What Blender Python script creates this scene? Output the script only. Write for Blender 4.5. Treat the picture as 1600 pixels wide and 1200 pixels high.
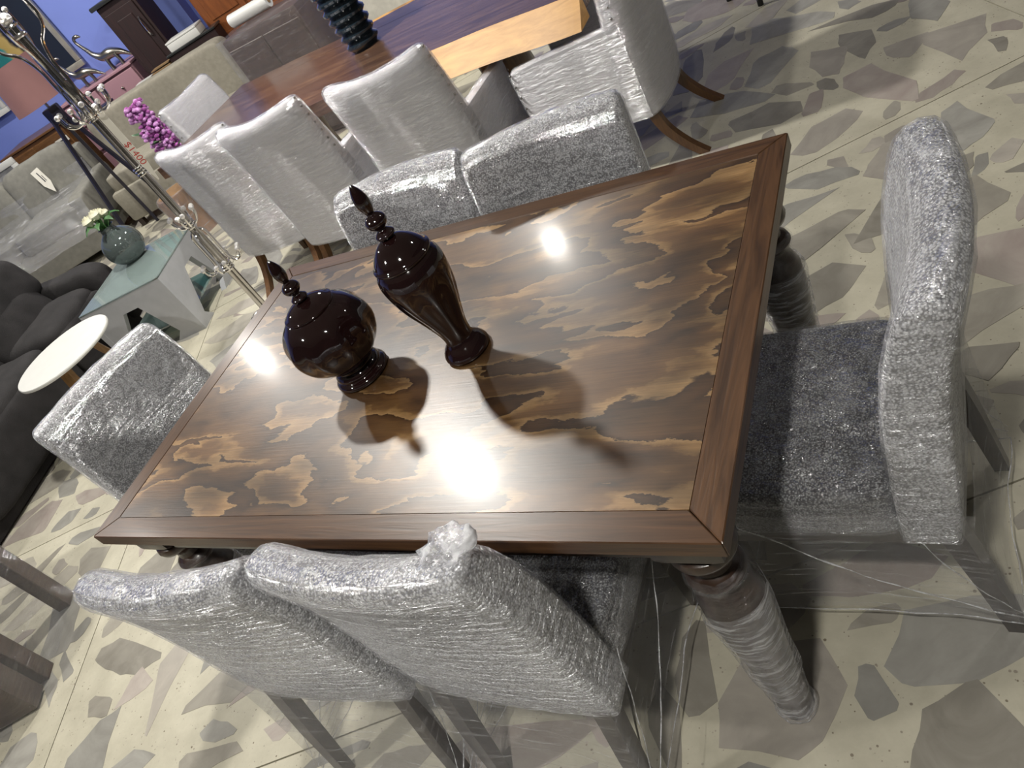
import bpy, bmesh, math, random
from mathutils import Vector, Matrix, noise
S = bpy.context.scene
for o in list(bpy.data.objects): bpy.data.objects.remove(o)
COL = S.collection
R_ = math.radians
# ---------------------------------------------------------------- camera
FPX = 1205.0
CAM = Vector((1.15584503, -1.06953386, 1.66594366))
RIGHT = Vector((0.8327172676, 0.3008255908, -0.4648504234))
DOWN = Vector((-0.1018665615, -0.7419737363, -0.6626448357))
FWD = Vector((-0.5442473297, 0.5991485112, -0.5872102738))
cd = bpy.data.cameras.new('camera'); cam = bpy.data.objects.new('camera', cd); COL.objects.link(cam)
M = Matrix.Identity(4)
for i in range(3):
    M[i][0] = RIGHT[i]; M[i][1] = -DOWN[i]; M[i][2] = -FWD[i]; M[i][3] = CAM[i]
cam.matrix_world = M
cd.sensor_width = 36; cd.lens = FPX/1600*36; cd.clip_start = .02; cd.clip_end = 60
S.camera = cam
# ---------------------------------------------------------------- world, lamps of the showroom ceiling
w = bpy.data.worlds.new('world'); S.world = w; w.use_nodes = True
w.node_tree.nodes['Background'].inputs[0].default_value = (.90, .87, .82, 1)
w.node_tree.nodes['Background'].inputs[1].default_value = .05
def lamp(x, y, z, p, sx=.15, sy=.15, rz=26, col=(1, .965, .90)):
    l = bpy.data.lights.new('ceiling_lamp', 'AREA'); l.shape = 'RECTANGLE'; l.size = sx; l.size_y = sy
    l.energy = p; l.color = col
    o = bpy.data.objects.new('ceiling_lamp', l); COL.objects.link(o)
    o.location = (x, y, z); o.rotation_euler = (0, 0, R_(rz)); return o
LZ = 3.15
lamp(-1.93, 1.50, LZ, 205)
lamp(-2.05, 3.95, LZ, 95)
lamp(.95, -1.55, LZ, 100)
lamp(-4.9, .8, LZ, 60)
lamp(-5.3, 3.1, LZ, 135)
lamp(-1.9, -1.8, LZ, 105)
lamp(1.9, 2.1, LZ, 22)
S.view_settings.view_transform = 'Standard'; S.view_settings.look = 'None'
S.view_settings.exposure = -0.8; S.view_settings.gamma = 1.0; S.view_settings.use_curve_mapping = False
try: S.cycles.transparent_max_bounces = 24
except Exception: pass

# ---------------------------------------------------------------- pixel -> place
def ray(u, v): return RIGHT*((u-800)/FPX) + DOWN*((v-600)/FPX) + FWD
def at(u, v, z=0.0):
    d = ray(u, v); return CAM + d*((z-CAM.z)/d.z)
TH = R_(24); E1 = Vector((math.cos(TH), math.sin(TH), 0)); E2 = Vector((-math.sin(TH), math.cos(TH), 0))
W0 = Vector((-4.6, 5.4, 0))
def onwall(u, v, off):                       # (s, z) on the plane that stands `off` in front of the back wall
    d = ray(u, v); k = ((W0-E2*off-CAM).dot(E2))/d.dot(E2); p = CAM+d*k
    return (p-W0).dot(E1), p.z
# ---------------------------------------------------------------- object helpers
def tag(o, label=None, cat=None, group=None, kind=None):
    if label: o['label'] = label
    if cat: o['category'] = cat
    if group: o['group'] = group
    if kind: o['kind'] = kind
    return o
def thing(name, label, cat, loc=(0, 0, 0), rz=0, group=None):
    o = bpy.data.objects.new(name, None); COL.objects.link(o); o.empty_display_size = .1
    o.location = loc; o.rotation_euler = (0, 0, rz)
    return tag(o, label, cat, group)
def obj(name, bm, mat, parent=None, smooth=True, ang=40):
    bmesh.ops.recalc_face_normals(bm, faces=bm.faces[:])
    if smooth:
        for f in bm.faces: f.smooth = True
        for e in bm.edges:
            if len(e.link_faces) == 2 and e.calc_face_angle(0) > R_(ang): e.smooth = False
    me = bpy.data.meshes.new(name); bm.to_mesh(me); bm.free()
    for m in (mat if isinstance(mat, (list, tuple)) else [mat]): me.materials.append(m)
    o = bpy.data.objects.new(name, me); COL.objects.link(o)
    if parent: o.parent = parent
    return o
def copy_tree(o, parent=None):
    c = o.copy(); COL.objects.link(c)
    if parent: c.parent = parent
    for ch in list(o.children): copy_tree(ch, c)
    return c
# ---------------------------------------------------------------- shape helpers (add to a bmesh)
def box(bm, cx, cy, cz, sx, sy, sz, bev=0, seg=2, mat=None):
    t = bmesh.new(); bmesh.ops.create_cube(t, size=1)
    for v in t.verts: v.co = Vector((v.co.x*sx, v.co.y*sy, v.co.z*sz))
    if bev: bmesh.ops.bevel(t, geom=t.edges[:], offset=bev, segments=seg, profile=.5, affect='EDGES')
    T = Matrix.Translation((cx, cy, cz))
    if mat: T = mat @ T
    t.transform(T); join(bm, t)
def join(bm, t):
    me = bpy.data.meshes.new('tmp'); t.to_mesh(me); t.free(); bm.from_mesh(me); bpy.data.meshes.remove(me)
def BX(*a, **k):
    bm = bmesh.new(); box(bm, *a, **k); return bm
def loft(bm, secs, cap=True, closed=True):
    rows = [[bm.verts.new(p) for p in s] for s in secs]; n = len(rows[0])
    for a, b in zip(rows, rows[1:]):
        for i in range(n if closed else n-1):
            j = (i+1) % n; bm.faces.new((a[i], a[j], b[j], b[i]))
    if cap: bm.faces.new(rows[0][::-1]); bm.faces.new(rows[-1])
def lathe(bm, prof, n=32, c=(0, 0), flute=None, cap=True):
    secs = []
    for r, z in prof:
        s = []
        for i in range(n):
            a = 2*math.pi*i/n; rr = r
            if flute: rr = r*(1+flute(z)*math.cos(flute.k*a))
            s.append((c[0]+rr*math.cos(a), c[1]+rr*math.sin(a), z))
        secs.append(s)
    loft(bm, secs, cap)
def tube(bm, pts, r, n=10, cap=True):
    pts = [Vector(p) for p in pts]; rs = r if isinstance(r, (list, tuple)) else [r]*len(pts)
    secs = []; up = None
    for i, p in enumerate(pts):
        d = (pts[min(i+1, len(pts)-1)]-pts[max(i-1, 0)]).normalized()
        if up is None:
            up = d.orthogonal().normalized()
        up = (up-d*up.dot(d)).normalized(); sd = d.cross(up)
        secs.append([p+(up*math.cos(2*math.pi*k/n)+sd*math.sin(2*math.pi*k/n))*rs[i] for k in range(n)])
    loft(bm, secs, cap)
def smooth_path(pts, k=6):
    pts = [Vector(p) for p in pts]; out = []
    for i in range(len(pts)-1):
        p0, p1, p2, p3 = pts[max(i-1, 0)], pts[i], pts[i+1], pts[min(i+2, len(pts)-1)]
        for j in range(k):
            t = j/k
            out.append(.5*((2*p1)+(p2-p0)*t+(2*p0-5*p1+4*p2-p3)*t*t+(3*p1-p0-3*p2+p3)*t**3))
    out.append(pts[-1]); return out
def ball(bm, c, r, seg=12, sc=(1, 1, 1)):
    t = bmesh.new(); bmesh.ops.create_uvsphere(t, u_segments=seg, v_segments=max(6, seg*2//3), radius=r)
    for v in t.verts: v.co = Vector((v.co.x*sc[0], v.co.y*sc[1], v.co.z*sc[2]))+Vector(c)
    join(bm, t)
def cushion(bm, c, s, e=.35, nu=28, nv=16, wob=0, mat=None, seed=0):
    def sp(x, p): return math.copysign(abs(x)**p, x)
    rows = []
    for i in range(nv+1):
        ph = -math.pi/2+math.pi*i/nv; row = []
        for j in range(nu):
            th = 2*math.pi*j/nu
            p = Vector((s[0]/2*sp(math.cos(ph), e)*sp(math.cos(th), e), s[1]/2*sp(math.cos(ph), e)*sp(math.sin(th), e), s[2]/2*sp(math.sin(ph), e)))
            p += Vector(c)
            if wob: p += wob*noise.noise_vector(p*6+Vector((seed, 0, 0)))
            row.append(p)
        rows.append(row)
    t = bmesh.new(); loft(t, rows, False)
    bmesh.ops.remove_doubles(t, verts=t.verts[:], dist=1e-4)
    if mat: t.transform(mat)
    join(bm, t)
def prism(bm, poly, z0, z1):
    loft(bm, [[(x, y, z0) for x, y in poly], [(x, y, z1) for x, y in poly]])
def shell(src, off, amp, freq, seed=0, name='plastic_wrap', mat=None, parent=None, keep=None):
    bm = bmesh.new(); bm.from_mesh(src.data); bm.normal_update()
    for v in bm.verts:
        n = noise.noise(v.co*freq+Vector((seed, seed*2, 0)))
        v.co += v.normal*(off+amp*(n+.35*noise.noise(v.co*freq*3.1)))
    if keep:
        bad = [f for f in bm.faces if not keep(f.calc_center_median())]
        bmesh.ops.delete(bm, geom=bad, context='FACES')
    return obj(name, bm, mat, parent, ang=180)
# ---------------------------------------------------------------- material helpers
def nm(name):
    m = bpy.data.materials.new(name); m.use_nodes = True; nt = m.node_tree
    return m, nt, nt.nodes['Principled BSDF'], nt.nodes['Material Output']
def N(nt, t, **k):
    n = nt.nodes.new(t)
    for a, b in k.items():
        if hasattr(n, a): setattr(n, a, b)
        else: n.inputs[a.replace('_', ' ')].default_value = b
    return n
def L(nt, a, b): nt.links.new(a, b)
def ramp(nt, fac, stops, interp='LINEAR'):
    r = N(nt, 'ShaderNodeValToRGB'); e = r.color_ramp.elements; r.color_ramp.interpolation = interp
    while len(e) < len(stops): e.new(.5)
    for x, (p, c) in zip(e, stops): x.position = p; x.color = (*c, 1) if len(c) == 3 else c
    L(nt, fac, r.inputs[0]); return r
def coords(nt, scale=(1, 1, 1), kind='Object', rot=(0, 0, 0)):
    t = N(nt, 'ShaderNodeTexCoord'); m = N(nt, 'ShaderNodeMapping'); m.inputs['Scale'].default_value = scale
    m.inputs['Rotation'].default_value = rot
    L(nt, t.outputs[kind], m.inputs[0]); return m.outputs[0]
def bump(nt, h, strength, dist, normal=None):
    b = N(nt, 'ShaderNodeBump', Strength=strength, Distance=dist); L(nt, h, b.inputs['Height'])
    if normal: L(nt, normal, b.inputs['Normal'])
    return b.outputs[0]
def plain(name, c, rough=.5, metal=0, spec=.5, coat=0, var=.12, scale=14, bmp=0, bscale=120, trans=0, alpha=1):
    m, nt, p, o = nm(name); co = coords(nt)
    n = N(nt, 'ShaderNodeTexNoise', Scale=scale, Detail=5); L(nt, co, n.inputs['Vector'])
    r = ramp(nt, n.outputs[0], [(.3, tuple(x*(1-var) for x in c)), (.7, tuple(min(1, x*(1+var)) for x in c))])
    L(nt, r.outputs[0], p.inputs['Base Color'])
    p.inputs['Roughness'].default_value = rough; p.inputs['Metallic'].default_value = metal
    p.inputs['Specular IOR Level'].default_value = spec; p.inputs['Coat Weight'].default_value = coat
    p.inputs['Transmission Weight'].default_value = trans; p.inputs['Alpha'].default_value = alpha
    if bmp:
        n2 = N(nt, 'ShaderNodeTexNoise', Scale=bscale, Detail=3); L(nt, co, n2.inputs['Vector'])
        L(nt, bump(nt, n2.outputs[0], bmp, .004), p.inputs['Normal'])
    return m
def film(name, milky=.08, streak=(5, 5, 40), rot=(0, 0, 0), base=.1, bstr=.55, rough=.09, dens=.5, top=.5, k=1.0):
    m, nt, p, o = nm(name); nt.nodes.remove(p)
    co = coords(nt, streak, rot=rot); co2 = coords(nt)
    n1 = N(nt, 'ShaderNodeTexNoise', Scale=1.6, Detail=5, Roughness=.6, Distortion=.4); L(nt, co, n1.inputs['Vector'])
    n2 = N(nt, 'ShaderNodeTexNoise', Scale=22, Detail=4, Roughness=.6, Distortion=1.2); L(nt, co2, n2.inputs['Vector'])
    ad = N(nt, 'ShaderNodeMath', operation='MULTIPLY_ADD'); L(nt, n1.outputs[0], ad.inputs[0]); ad.inputs[1].default_value = k; L(nt, n2.outputs[0], ad.inputs[2])
    nb = bump(nt, ad.outputs[0], bstr, .02)
    gl = N(nt, 'ShaderNodeBsdfGlossy', Roughness=rough); gl.inputs['Color'].default_value = (.95, .96, 1, 1); L(nt, nb, gl.inputs['Normal'])
    df = N(nt, 'ShaderNodeBsdfDiffuse'); df.inputs['Color'].default_value = (.86, .87, .9, 1)
    tr = N(nt, 'ShaderNodeBsdfTransparent'); tr.inputs['Color'].default_value = (.985, .985, .985, 1)
    lw = N(nt, 'ShaderNodeLayerWeight', Blend=.35); L(nt, nb, lw.inputs['Normal'])
    mr = N(nt, 'ShaderNodeMapRange'); L(nt, lw.outputs['Facing'], mr.inputs[0])
    mr.inputs[1].default_value = .1; mr.inputs[2].default_value = 1; mr.inputs[3].default_value = base; mr.inputs[4].default_value = top
    mx = N(nt, 'ShaderNodeMixShader'); L(nt, mr.outputs[0], mx.inputs[0]); L(nt, tr.outputs[0], mx.inputs[1]); L(nt, gl.outputs[0], mx.inputs[2])
    mk = ramp(nt, n1.outputs[0], [(dens, (milky*.35,)*3), (dens+.18, (min(1, milky*2.2),)*3)])
    mx2 = N(nt, 'ShaderNodeMixShader'); L(nt, mk.outputs[0], mx2.inputs[0]); L(nt, mx.outputs[0], mx2.inputs[1]); L(nt, df.outputs[0], mx2.inputs[2])
    L(nt, mx2.outputs[0], o.inputs[0]); return m
def wood(name, c0, c1, scale=(2, 30, 30), rough=.35, coat=.2, nscale=2.0, dist=1.5, c2=None):
    m, nt, p, o = nm(name); co = coords(nt, scale)
    n = N(nt, 'ShaderNodeTexNoise', Scale=nscale, Detail=7, Roughness=.6, Distortion=dist); L(nt, co, n.inputs['Vector'])
    st = [(.3, c0), (.68, c1)] if not c2 else [(.28, c0), (.5, c1), (.72, c2)]
    r = ramp(nt, n.outputs[0], st); L(nt, r.outputs[0], p.inputs['Base Color'])
    p.inputs['Roughness'].default_value = rough; p.inputs['Coat Weight'].default_value = coat; p.inputs['Coat Roughness'].default_value = .15
    L(nt, bump(nt, n.outputs[0], .12, .003), p.inputs['Normal']); return m
# ---------------------------------------------------------------- materials
MT = {}
def m_veneer():
    m, nt, p, o = nm('flame_veneer')
    co = coords(nt, (1.75, 4.6, 1)); wn = N(nt, 'ShaderNodeTexNoise', Scale=4.5, Detail=6, Roughness=.62); L(nt, co, wn.inputs['Vector'])
    off = N(nt, 'ShaderNodeVectorMath', operation='MULTIPLY_ADD'); L(nt, wn.outputs['Color'], off.inputs[0])
    off.inputs[1].default_value = (.22, .34, .0); L(nt, co, off.inputs[2])
    h = N(nt, 'ShaderNodeTexNoise', Scale=1.15, Detail=3.5, Roughness=.5, Distortion=.35); L(nt, off.outputs[0], h.inputs['Vector'])
    k = N(nt, 'ShaderNodeMath', operation='MULTIPLY'); L(nt, h.outputs[0], k.inputs[0]); k.inputs[1].default_value = 7.0
    fr = N(nt, 'ShaderNodeMath', operation='FRACT'); L(nt, k.outputs[0], fr.inputs[0])
    r = ramp(nt, fr.outputs[0], [(0, (.046, .021, .008)), (.12, (.078, .037, .014)), (.42, (.112, .055, .020)), (.68, (.140, .071, .026)), (.75, (.21, .116, .043)), (.86, (.27, .155, .062)), (.965, (.33, .20, .085)), (.985, (.045, .021, .009))])
    # some bands stay dark: a slow second field
    s2 = N(nt, 'ShaderNodeTexNoise', Scale=1.9, Detail=2); L(nt, co, s2.inputs['Vector'])
    r2 = ramp(nt, s2.outputs[0], [(.38, (.42,)*3), (.58, (1.0,)*3)])
    mu = N(nt, 'ShaderNodeMix', data_type='RGBA', blend_type='MULTIPLY'); mu.inputs[0].default_value = 1
    L(nt, r.outputs[0], mu.inputs[6]); L(nt, r2.outputs[0], mu.inputs[7])
    g = coords(nt, (6, 160, 1)); gn = N(nt, 'ShaderNodeTexNoise', Scale=1.5, Detail=5, Roughness=.65); L(nt, g, gn.inputs['Vector'])
    gr = ramp(nt, gn.outputs[0], [(.3, (.72,)*3), (.7, (1.16,)*3)])
    m2 = N(nt, 'ShaderNodeMix', data_type='RGBA', blend_type='MULTIPLY'); m2.inputs[0].default_value = 1
    L(nt, mu.outputs[2], m2.inputs[6]); L(nt, gr.outputs[0], m2.inputs[7]); L(nt, m2.outputs[2], p.inputs['Base Color'])
    p.inputs['Roughness'].default_value = .35; p.inputs['Specular IOR Level'].default_value = .70
    p.inputs['Coat Weight'].default_value = .10; p.inputs['Coat Roughness'].default_value = .12
    L(nt, bump(nt, gn.outputs[0], .10, .002), p.inputs['Normal']); return m
MT['veneer'] = m_veneer()
MT['border'] = wood('border_wood', (.034, .015, .006), (.10, .047, .019), (1.5, 26, 26), .36, .1)
MT['border_y'] = wood('border_wood_end', (.034, .015, .006), (.10, .047, .019), (26, 1.5, 26), .36, .1)
MT['darkwood'] = wood('dark_leg_wood', (.022, .011, .007), (.050, .026, .015), (20, 20, 3), .32, .4)
MT['chairleg'] = wood('chair_leg_wood', (.018, .011, .008), (.040, .026, .018), (24, 24, 3), .4, .2)
MT['brownleg'] = wood('brown_leg_wood', (.075, .035, .014), (.15, .072, .028), (24, 24, 3), .4, .2)
def m_fabric(name, light, dark, sc=230, lo=.40, hi=.58):
    m, nt, p, o = nm(name); co = coords(nt)
    v = N(nt, 'ShaderNodeTexVoronoi', Scale=sc); v.feature = 'F1'; L(nt, co, v.inputs['Vector'])
    n = N(nt, 'ShaderNodeTexNoise', Scale=sc*.30, Detail=2, Roughness=.6); L(nt, co, n.inputs['Vector'])
    ad = N(nt, 'ShaderNodeMath', operation='MULTIPLY_ADD'); L(nt, n.outputs[0], ad.inputs[0]); ad.inputs[1].default_value = .7; L(nt, v.outputs['Distance'], ad.inputs[2])
    r = ramp(nt, ad.outputs[0], [(lo, light), (hi, dark)]); L(nt, r.outputs[0], p.inputs['Base Color'])
    iv = N(nt, 'ShaderNodeMath', operation='MULTIPLY'); L(nt, v.outputs['Distance'], iv.inputs[0]); iv.inputs[1].default_value = -1
    p.inputs['Roughness'].default_value = .9; p.inputs['Sheen Weight'].default_value = .3
    L(nt, bump(nt, iv.outputs[0], .55, .003), p.inputs['Normal']); return m
MT['boucle'] = m_fabric('grey_boucle', (.72, .73, .75), (.17, .17, .18), 230, .62, 1.02)
MT['seatfab_shaded'] = m_fabric('seat_boucle_shaded', (.30, .31, .315), (.05, .05, .055), 260, .55, .95)  # same boucle as the backs, with the shade under the table put into its colour
MT['film'] = film('stretch_film', .04, (8, 8, 50), base=.16, bstr=1.0, rough=.15, k=1.8)
MT['film_back'] = film('stretch_film_tight', .10, (7, 7, 55), base=.26, bstr=1.0, rough=.19, dens=.50, k=1.8)
MT['film_skirt'] = film('stretch_film_loose', .20, (4, 4, 60), base=.055, bstr=1.0, rough=.12, dens=.57, top=.30, k=2.0)
MT['film_thin'] = film('stretch_film_thin', .10, (4, 4, 50), base=.035, bstr=1.0, rough=.10, dens=.58, top=.2, k=2.0)
MT['film_white'] = film('stretch_film_white', .10, (8, 8, 50), base=.26, bstr=1.0, rough=.17, k=2.0)
MT['film_fold'] = film('stretch_film_fold', .22, (20, 20, 40), base=.30, bstr=.6, rough=.12, dens=.42)
MT['film_leg'] = film('stretch_film_leg', .05, (12, 12, 50), base=.07, bstr=1.0, rough=.10, dens=.56, top=.14, k=2.0)
MT['film_milk'] = film('stretch_film_milky', .26, (10, 10, 60), base=.09, bstr=1.0, rough=.15, dens=.46, top=.25, k=2.0)
MT['white'] = plain('white_foam', (.60, .59, .61), .55, var=.05, scale=5, bmp=.1, bscale=40)
MT['jar'] = plain('dark_ceramic', (.011, .004, .004), .06, spec=.6, coat=.6, var=.2)
MT['chrome'] = plain('chrome', (.62, .60, .57), .20, metal=1, var=.06)
MT['chrome_b'] = plain('bright_chrome', (.85, .83, .80), .10, metal=1, var=.04)
def m_crystal():
    m, nt, p, o = nm('crystal'); p.inputs['Base Color'].default_value = (.9, .88, .86, 1); p.inputs['Roughness'].default_value = .04
    p.inputs['Metallic'].default_value = .55
    n = N(nt, 'ShaderNodeTexVoronoi', Scale=60); L(nt, coords(nt), n.inputs['Vector']); L(nt, bump(nt, n.outputs[0], .8, .01), p.inputs['Normal']); return m
MT['crystal'] = m_crystal()
MT['paper'] = plain('tag_paper', (.78, .75, .66), .8, var=.05)
MT['red'] = plain('red_ink', (.55, .08, .06), .8)
MT['ink'] = plain('black_ink', (.05, .05, .06), .8)
MT['charcoal'] = plain('charcoal_upholstery', (.021, .0195, .020), .85, var=.3, scale=9, bmp=.5, bscale=160, spec=.3)
MT['beige'] = plain('beige_linen', (.285, .265, .215), .9, var=.10, scale=30, bmp=.4, bscale=260, spec=.2)
MT['greysofa'] = plain('grey_linen', (.21, .205, .18), .9, var=.12, scale=20, bmp=.4, bscale=260, spec=.2)
MT['coffee'] = plain('grey_lacquer', (.42, .43, .45), .35, var=.06, spec=.5)
def m_glass(name, col=(.75, .85, .83), a=.25, rough=.03):
    m, nt, p, o = nm(name); nt.nodes.remove(p)
    g = N(nt, 'ShaderNodeBsdfGlossy', Roughness=rough); t = N(nt, 'ShaderNodeBsdfTransparent'); t.inputs[0].default_value = (*col, 1)
    n = N(nt, 'ShaderNodeTexNoise', Scale=3); L(nt, coords(nt), n.inputs['Vector'])
    f = N(nt, 'ShaderNodeFresnel', IOR=1.5); r = N(nt, 'ShaderNodeMath', operation='MULTIPLY_ADD'); L(nt, f.outputs[0], r.inputs[0]); r.inputs[1].default_value = 1.2; r.inputs[2].default_value = a*.3
    mx = N(nt, 'ShaderNodeMixShader'); L(nt, r.outputs[0], mx.inputs[0]); L(nt, t.outputs[0], mx.inputs[1]); L(nt, g.outputs[0], mx.inputs[2])
    d = N(nt, 'ShaderNodeBsdfDiffuse'); d.inputs[0].default_value = (.45, .55, .53, 1)
    m2 = N(nt, 'ShaderNodeMixShader'); m2.inputs[0].default_value = a*.35; L(nt, mx.outputs[0], m2.inputs[1]); L(nt, d.outputs[0], m2.inputs[2])
    L(nt, m2.outputs[0], o.inputs[0]); return m
MT['glass'] = m_glass('clear_glass', (.80, .86, .85), .7)
MT['smoke'] = m_glass('smoked_glass', (.16, .19, .19), .35)
MT['whitelac'] = plain('white_lacquer', (.62, .62, .59), .4, var=.03)
MT['oak'] = wood('oak_leg', (.16, .085, .03), (.30, .17, .07), (20, 20, 3), .45, .1)
MT['blue'] = plain('blue_paint', (.19, .255, .66), .75, var=.04, scale=3)
MT['plaster'] = plain('grey_ceiling_plaster', (.34, .34, .34), .8, var=.03, scale=3)
MT['pinkpaint'] = plain('pink_paint', (.36, .20, .235), .6, var=.05, scale=4)
MT['shade'] = plain('pink_lampshade', (.33, .17, .165), .85, var=.06, scale=5, bmp=.2)
MT['black'] = plain('black_metal', (.012, .011, .022), .35, var=.2)
MT['silver'] = plain('antique_silver', (.36, .34, .30), .28, metal=1, var=.1)
MT['mahog'] = wood('dark_mahogany', (.009, .0025, .0025), (.021, .005, .005), (18, 18, 2), .6, .0)
MT['mahog_top'] = plain('black_marble_top', (.02, .022, .022), .25, var=.3)
MT['orange'] = wood('orange_wood', (.15, .042, .010), (.24, .075, .018), (14, 14, 2), .45, .1)
MT['chest'] = wood('chest_wood', (.10, .045, .016), (.20, .095, .035), (3, 3, 30), .4, .2)
MT['umber'] = wood('umber_panel', (.030, .015, .010), (.066, .035, .024), (3, 3, 26), .5, .1)
MT['walnut'] = wood('live_edge_heartwood', (.040, .022, .017), (.085, .047, .033), (1.0, 9, 9), .22, .3, 2.2, 1.2, (.16, .09, .052))
MT['sapwood'] = wood('live_edge_sapwood', (.36, .18, .045), (.55, .30, .085), (2, 10, 10), .5, .0, 2.5, 1.0)
MT['stump'] = wood('stump_wood', (.11, .045, .013), (.26, .12, .035), (10, 10, 3), .35, .3)
MT['ribvase'] = plain('dark_glazed_vase', (.010, .016, .022), .07, spec=.6, coat=.8)
MT['leaf'] = plain('leaf_green', (.04, .12, .03), .5, var=.3)
MT['rose'] = plain('cream_petal', (.82, .80, .62), .6, var=.06)
MT['lilac'] = plain('lilac_petal', (.50, .24, .52), .6, var=.35, scale=40)
MT['purple'] = plain('purple_petal', (.30, .07, .28), .6, var=.35, scale=40)
MT['cardboard'] = plain('cardboard', (.24, .15, .07), .8)
MT['navy'] = plain('navy_box', (.012, .02, .06), .5)
MT['nail'] = plain('nailhead_metal', (.30, .29, .28), .3, metal=1)
MT['rubber'] = plain('black_rubber', (.015, .015, .015), .6)
def m_slab():
    m, nt, p, o = nm('terrazzo_matrix'); co = coords(nt, kind='Object')
    n = N(nt, 'ShaderNodeTexNoise', Scale=6, Detail=6, Roughness=.7); L(nt, co, n.inputs['Vector'])
    r = ramp(nt, n.outputs[0], [(.3, (.41, .385, .30)), (.7, (.54, .51, .405))])
    v = N(nt, 'ShaderNodeTexVoronoi', Scale=75); v.feature = 'F1'; L(nt, co, v.inputs['Vector'])
    w = N(nt, 'ShaderNodeTexNoise', Scale=30, Detail=3); L(nt, co, w.inputs['Vector'])
    s = N(nt, 'ShaderNodeMath', operation='MULTIPLY_ADD'); L(nt, w.outputs[0], s.inputs[0]); s.inputs[1].default_value = .9; L(nt, v.outputs[0], s.inputs[2])
    k = ramp(nt, s.outputs[0], [(.52, (1,)*3), (.58, (0,)*3)])
    mx = N(nt, 'ShaderNodeMix', data_type='RGBA'); L(nt, k.outputs[0], mx.inputs[0]); L(nt, r.outputs[0], mx.inputs[6])
    cr = ramp(nt, v.outputs['Color'], [(.2, (.16, .13, .09)), (.8, (.42, .38, .32))]); L(nt, cr.outputs[0], mx.inputs[7])
    L(nt, mx.outputs[2], p.inputs['Base Color']); p.inputs['Roughness'].default_value = .38; return m
MT['slab'] = m_slab()
MT['joint'] = plain('dark_joint', (.045, .038, .03), .9)
def m_stone(i, a, b):
    m, nt, p, o = nm('marble_chunk_%d' % i); co = coords(nt, kind='Object')
    oi = N(nt, 'ShaderNodeObjectInfo')
    ofs = N(nt, 'ShaderNodeVectorMath', operation='ADD'); L(nt, co, ofs.inputs[0]); L(nt, oi.outputs['Random'], ofs.inputs[1])
    n = N(nt, 'ShaderNodeTexNoise', Scale=5.5, Detail=8, Roughness=.62, Distortion=1.6); L(nt, ofs.outputs[0], n.inputs['Vector'])
    r = ramp(nt, n.outputs[0], [(.28, a), (.5, tuple((x+y)/2 for x, y in zip(a, b))), (.72, b)])
    hv = N(nt, 'ShaderNodeHueSaturation'); mr = N(nt, 'ShaderNodeMapRange'); L(nt, oi.outputs['Random'], mr.inputs[0]); mr.inputs[3].default_value = .82; mr.inputs[4].default_value = 1.12
    L(nt, mr.outputs[0], hv.inputs['Value']); L(nt, r.outputs[0], hv.inputs['Color']); L(nt, hv.outputs[0], p.inputs['Base Color'])
    p.inputs['Roughness'].default_value = .33; return m
MT['stone'] = [m_stone(0, (.27, .25, .21), (.40, .375, .32)), m_stone(1, (.24, .23, .205), (.37, .36, .325)), m_stone(2, (.31, .285, .25), (.44, .405, .35)),
               m_stone(3, (.20, .185, .155), (.33, .31, .265)), m_stone(4, (.31, .26, .235), (.42, .38, .335))]
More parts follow.
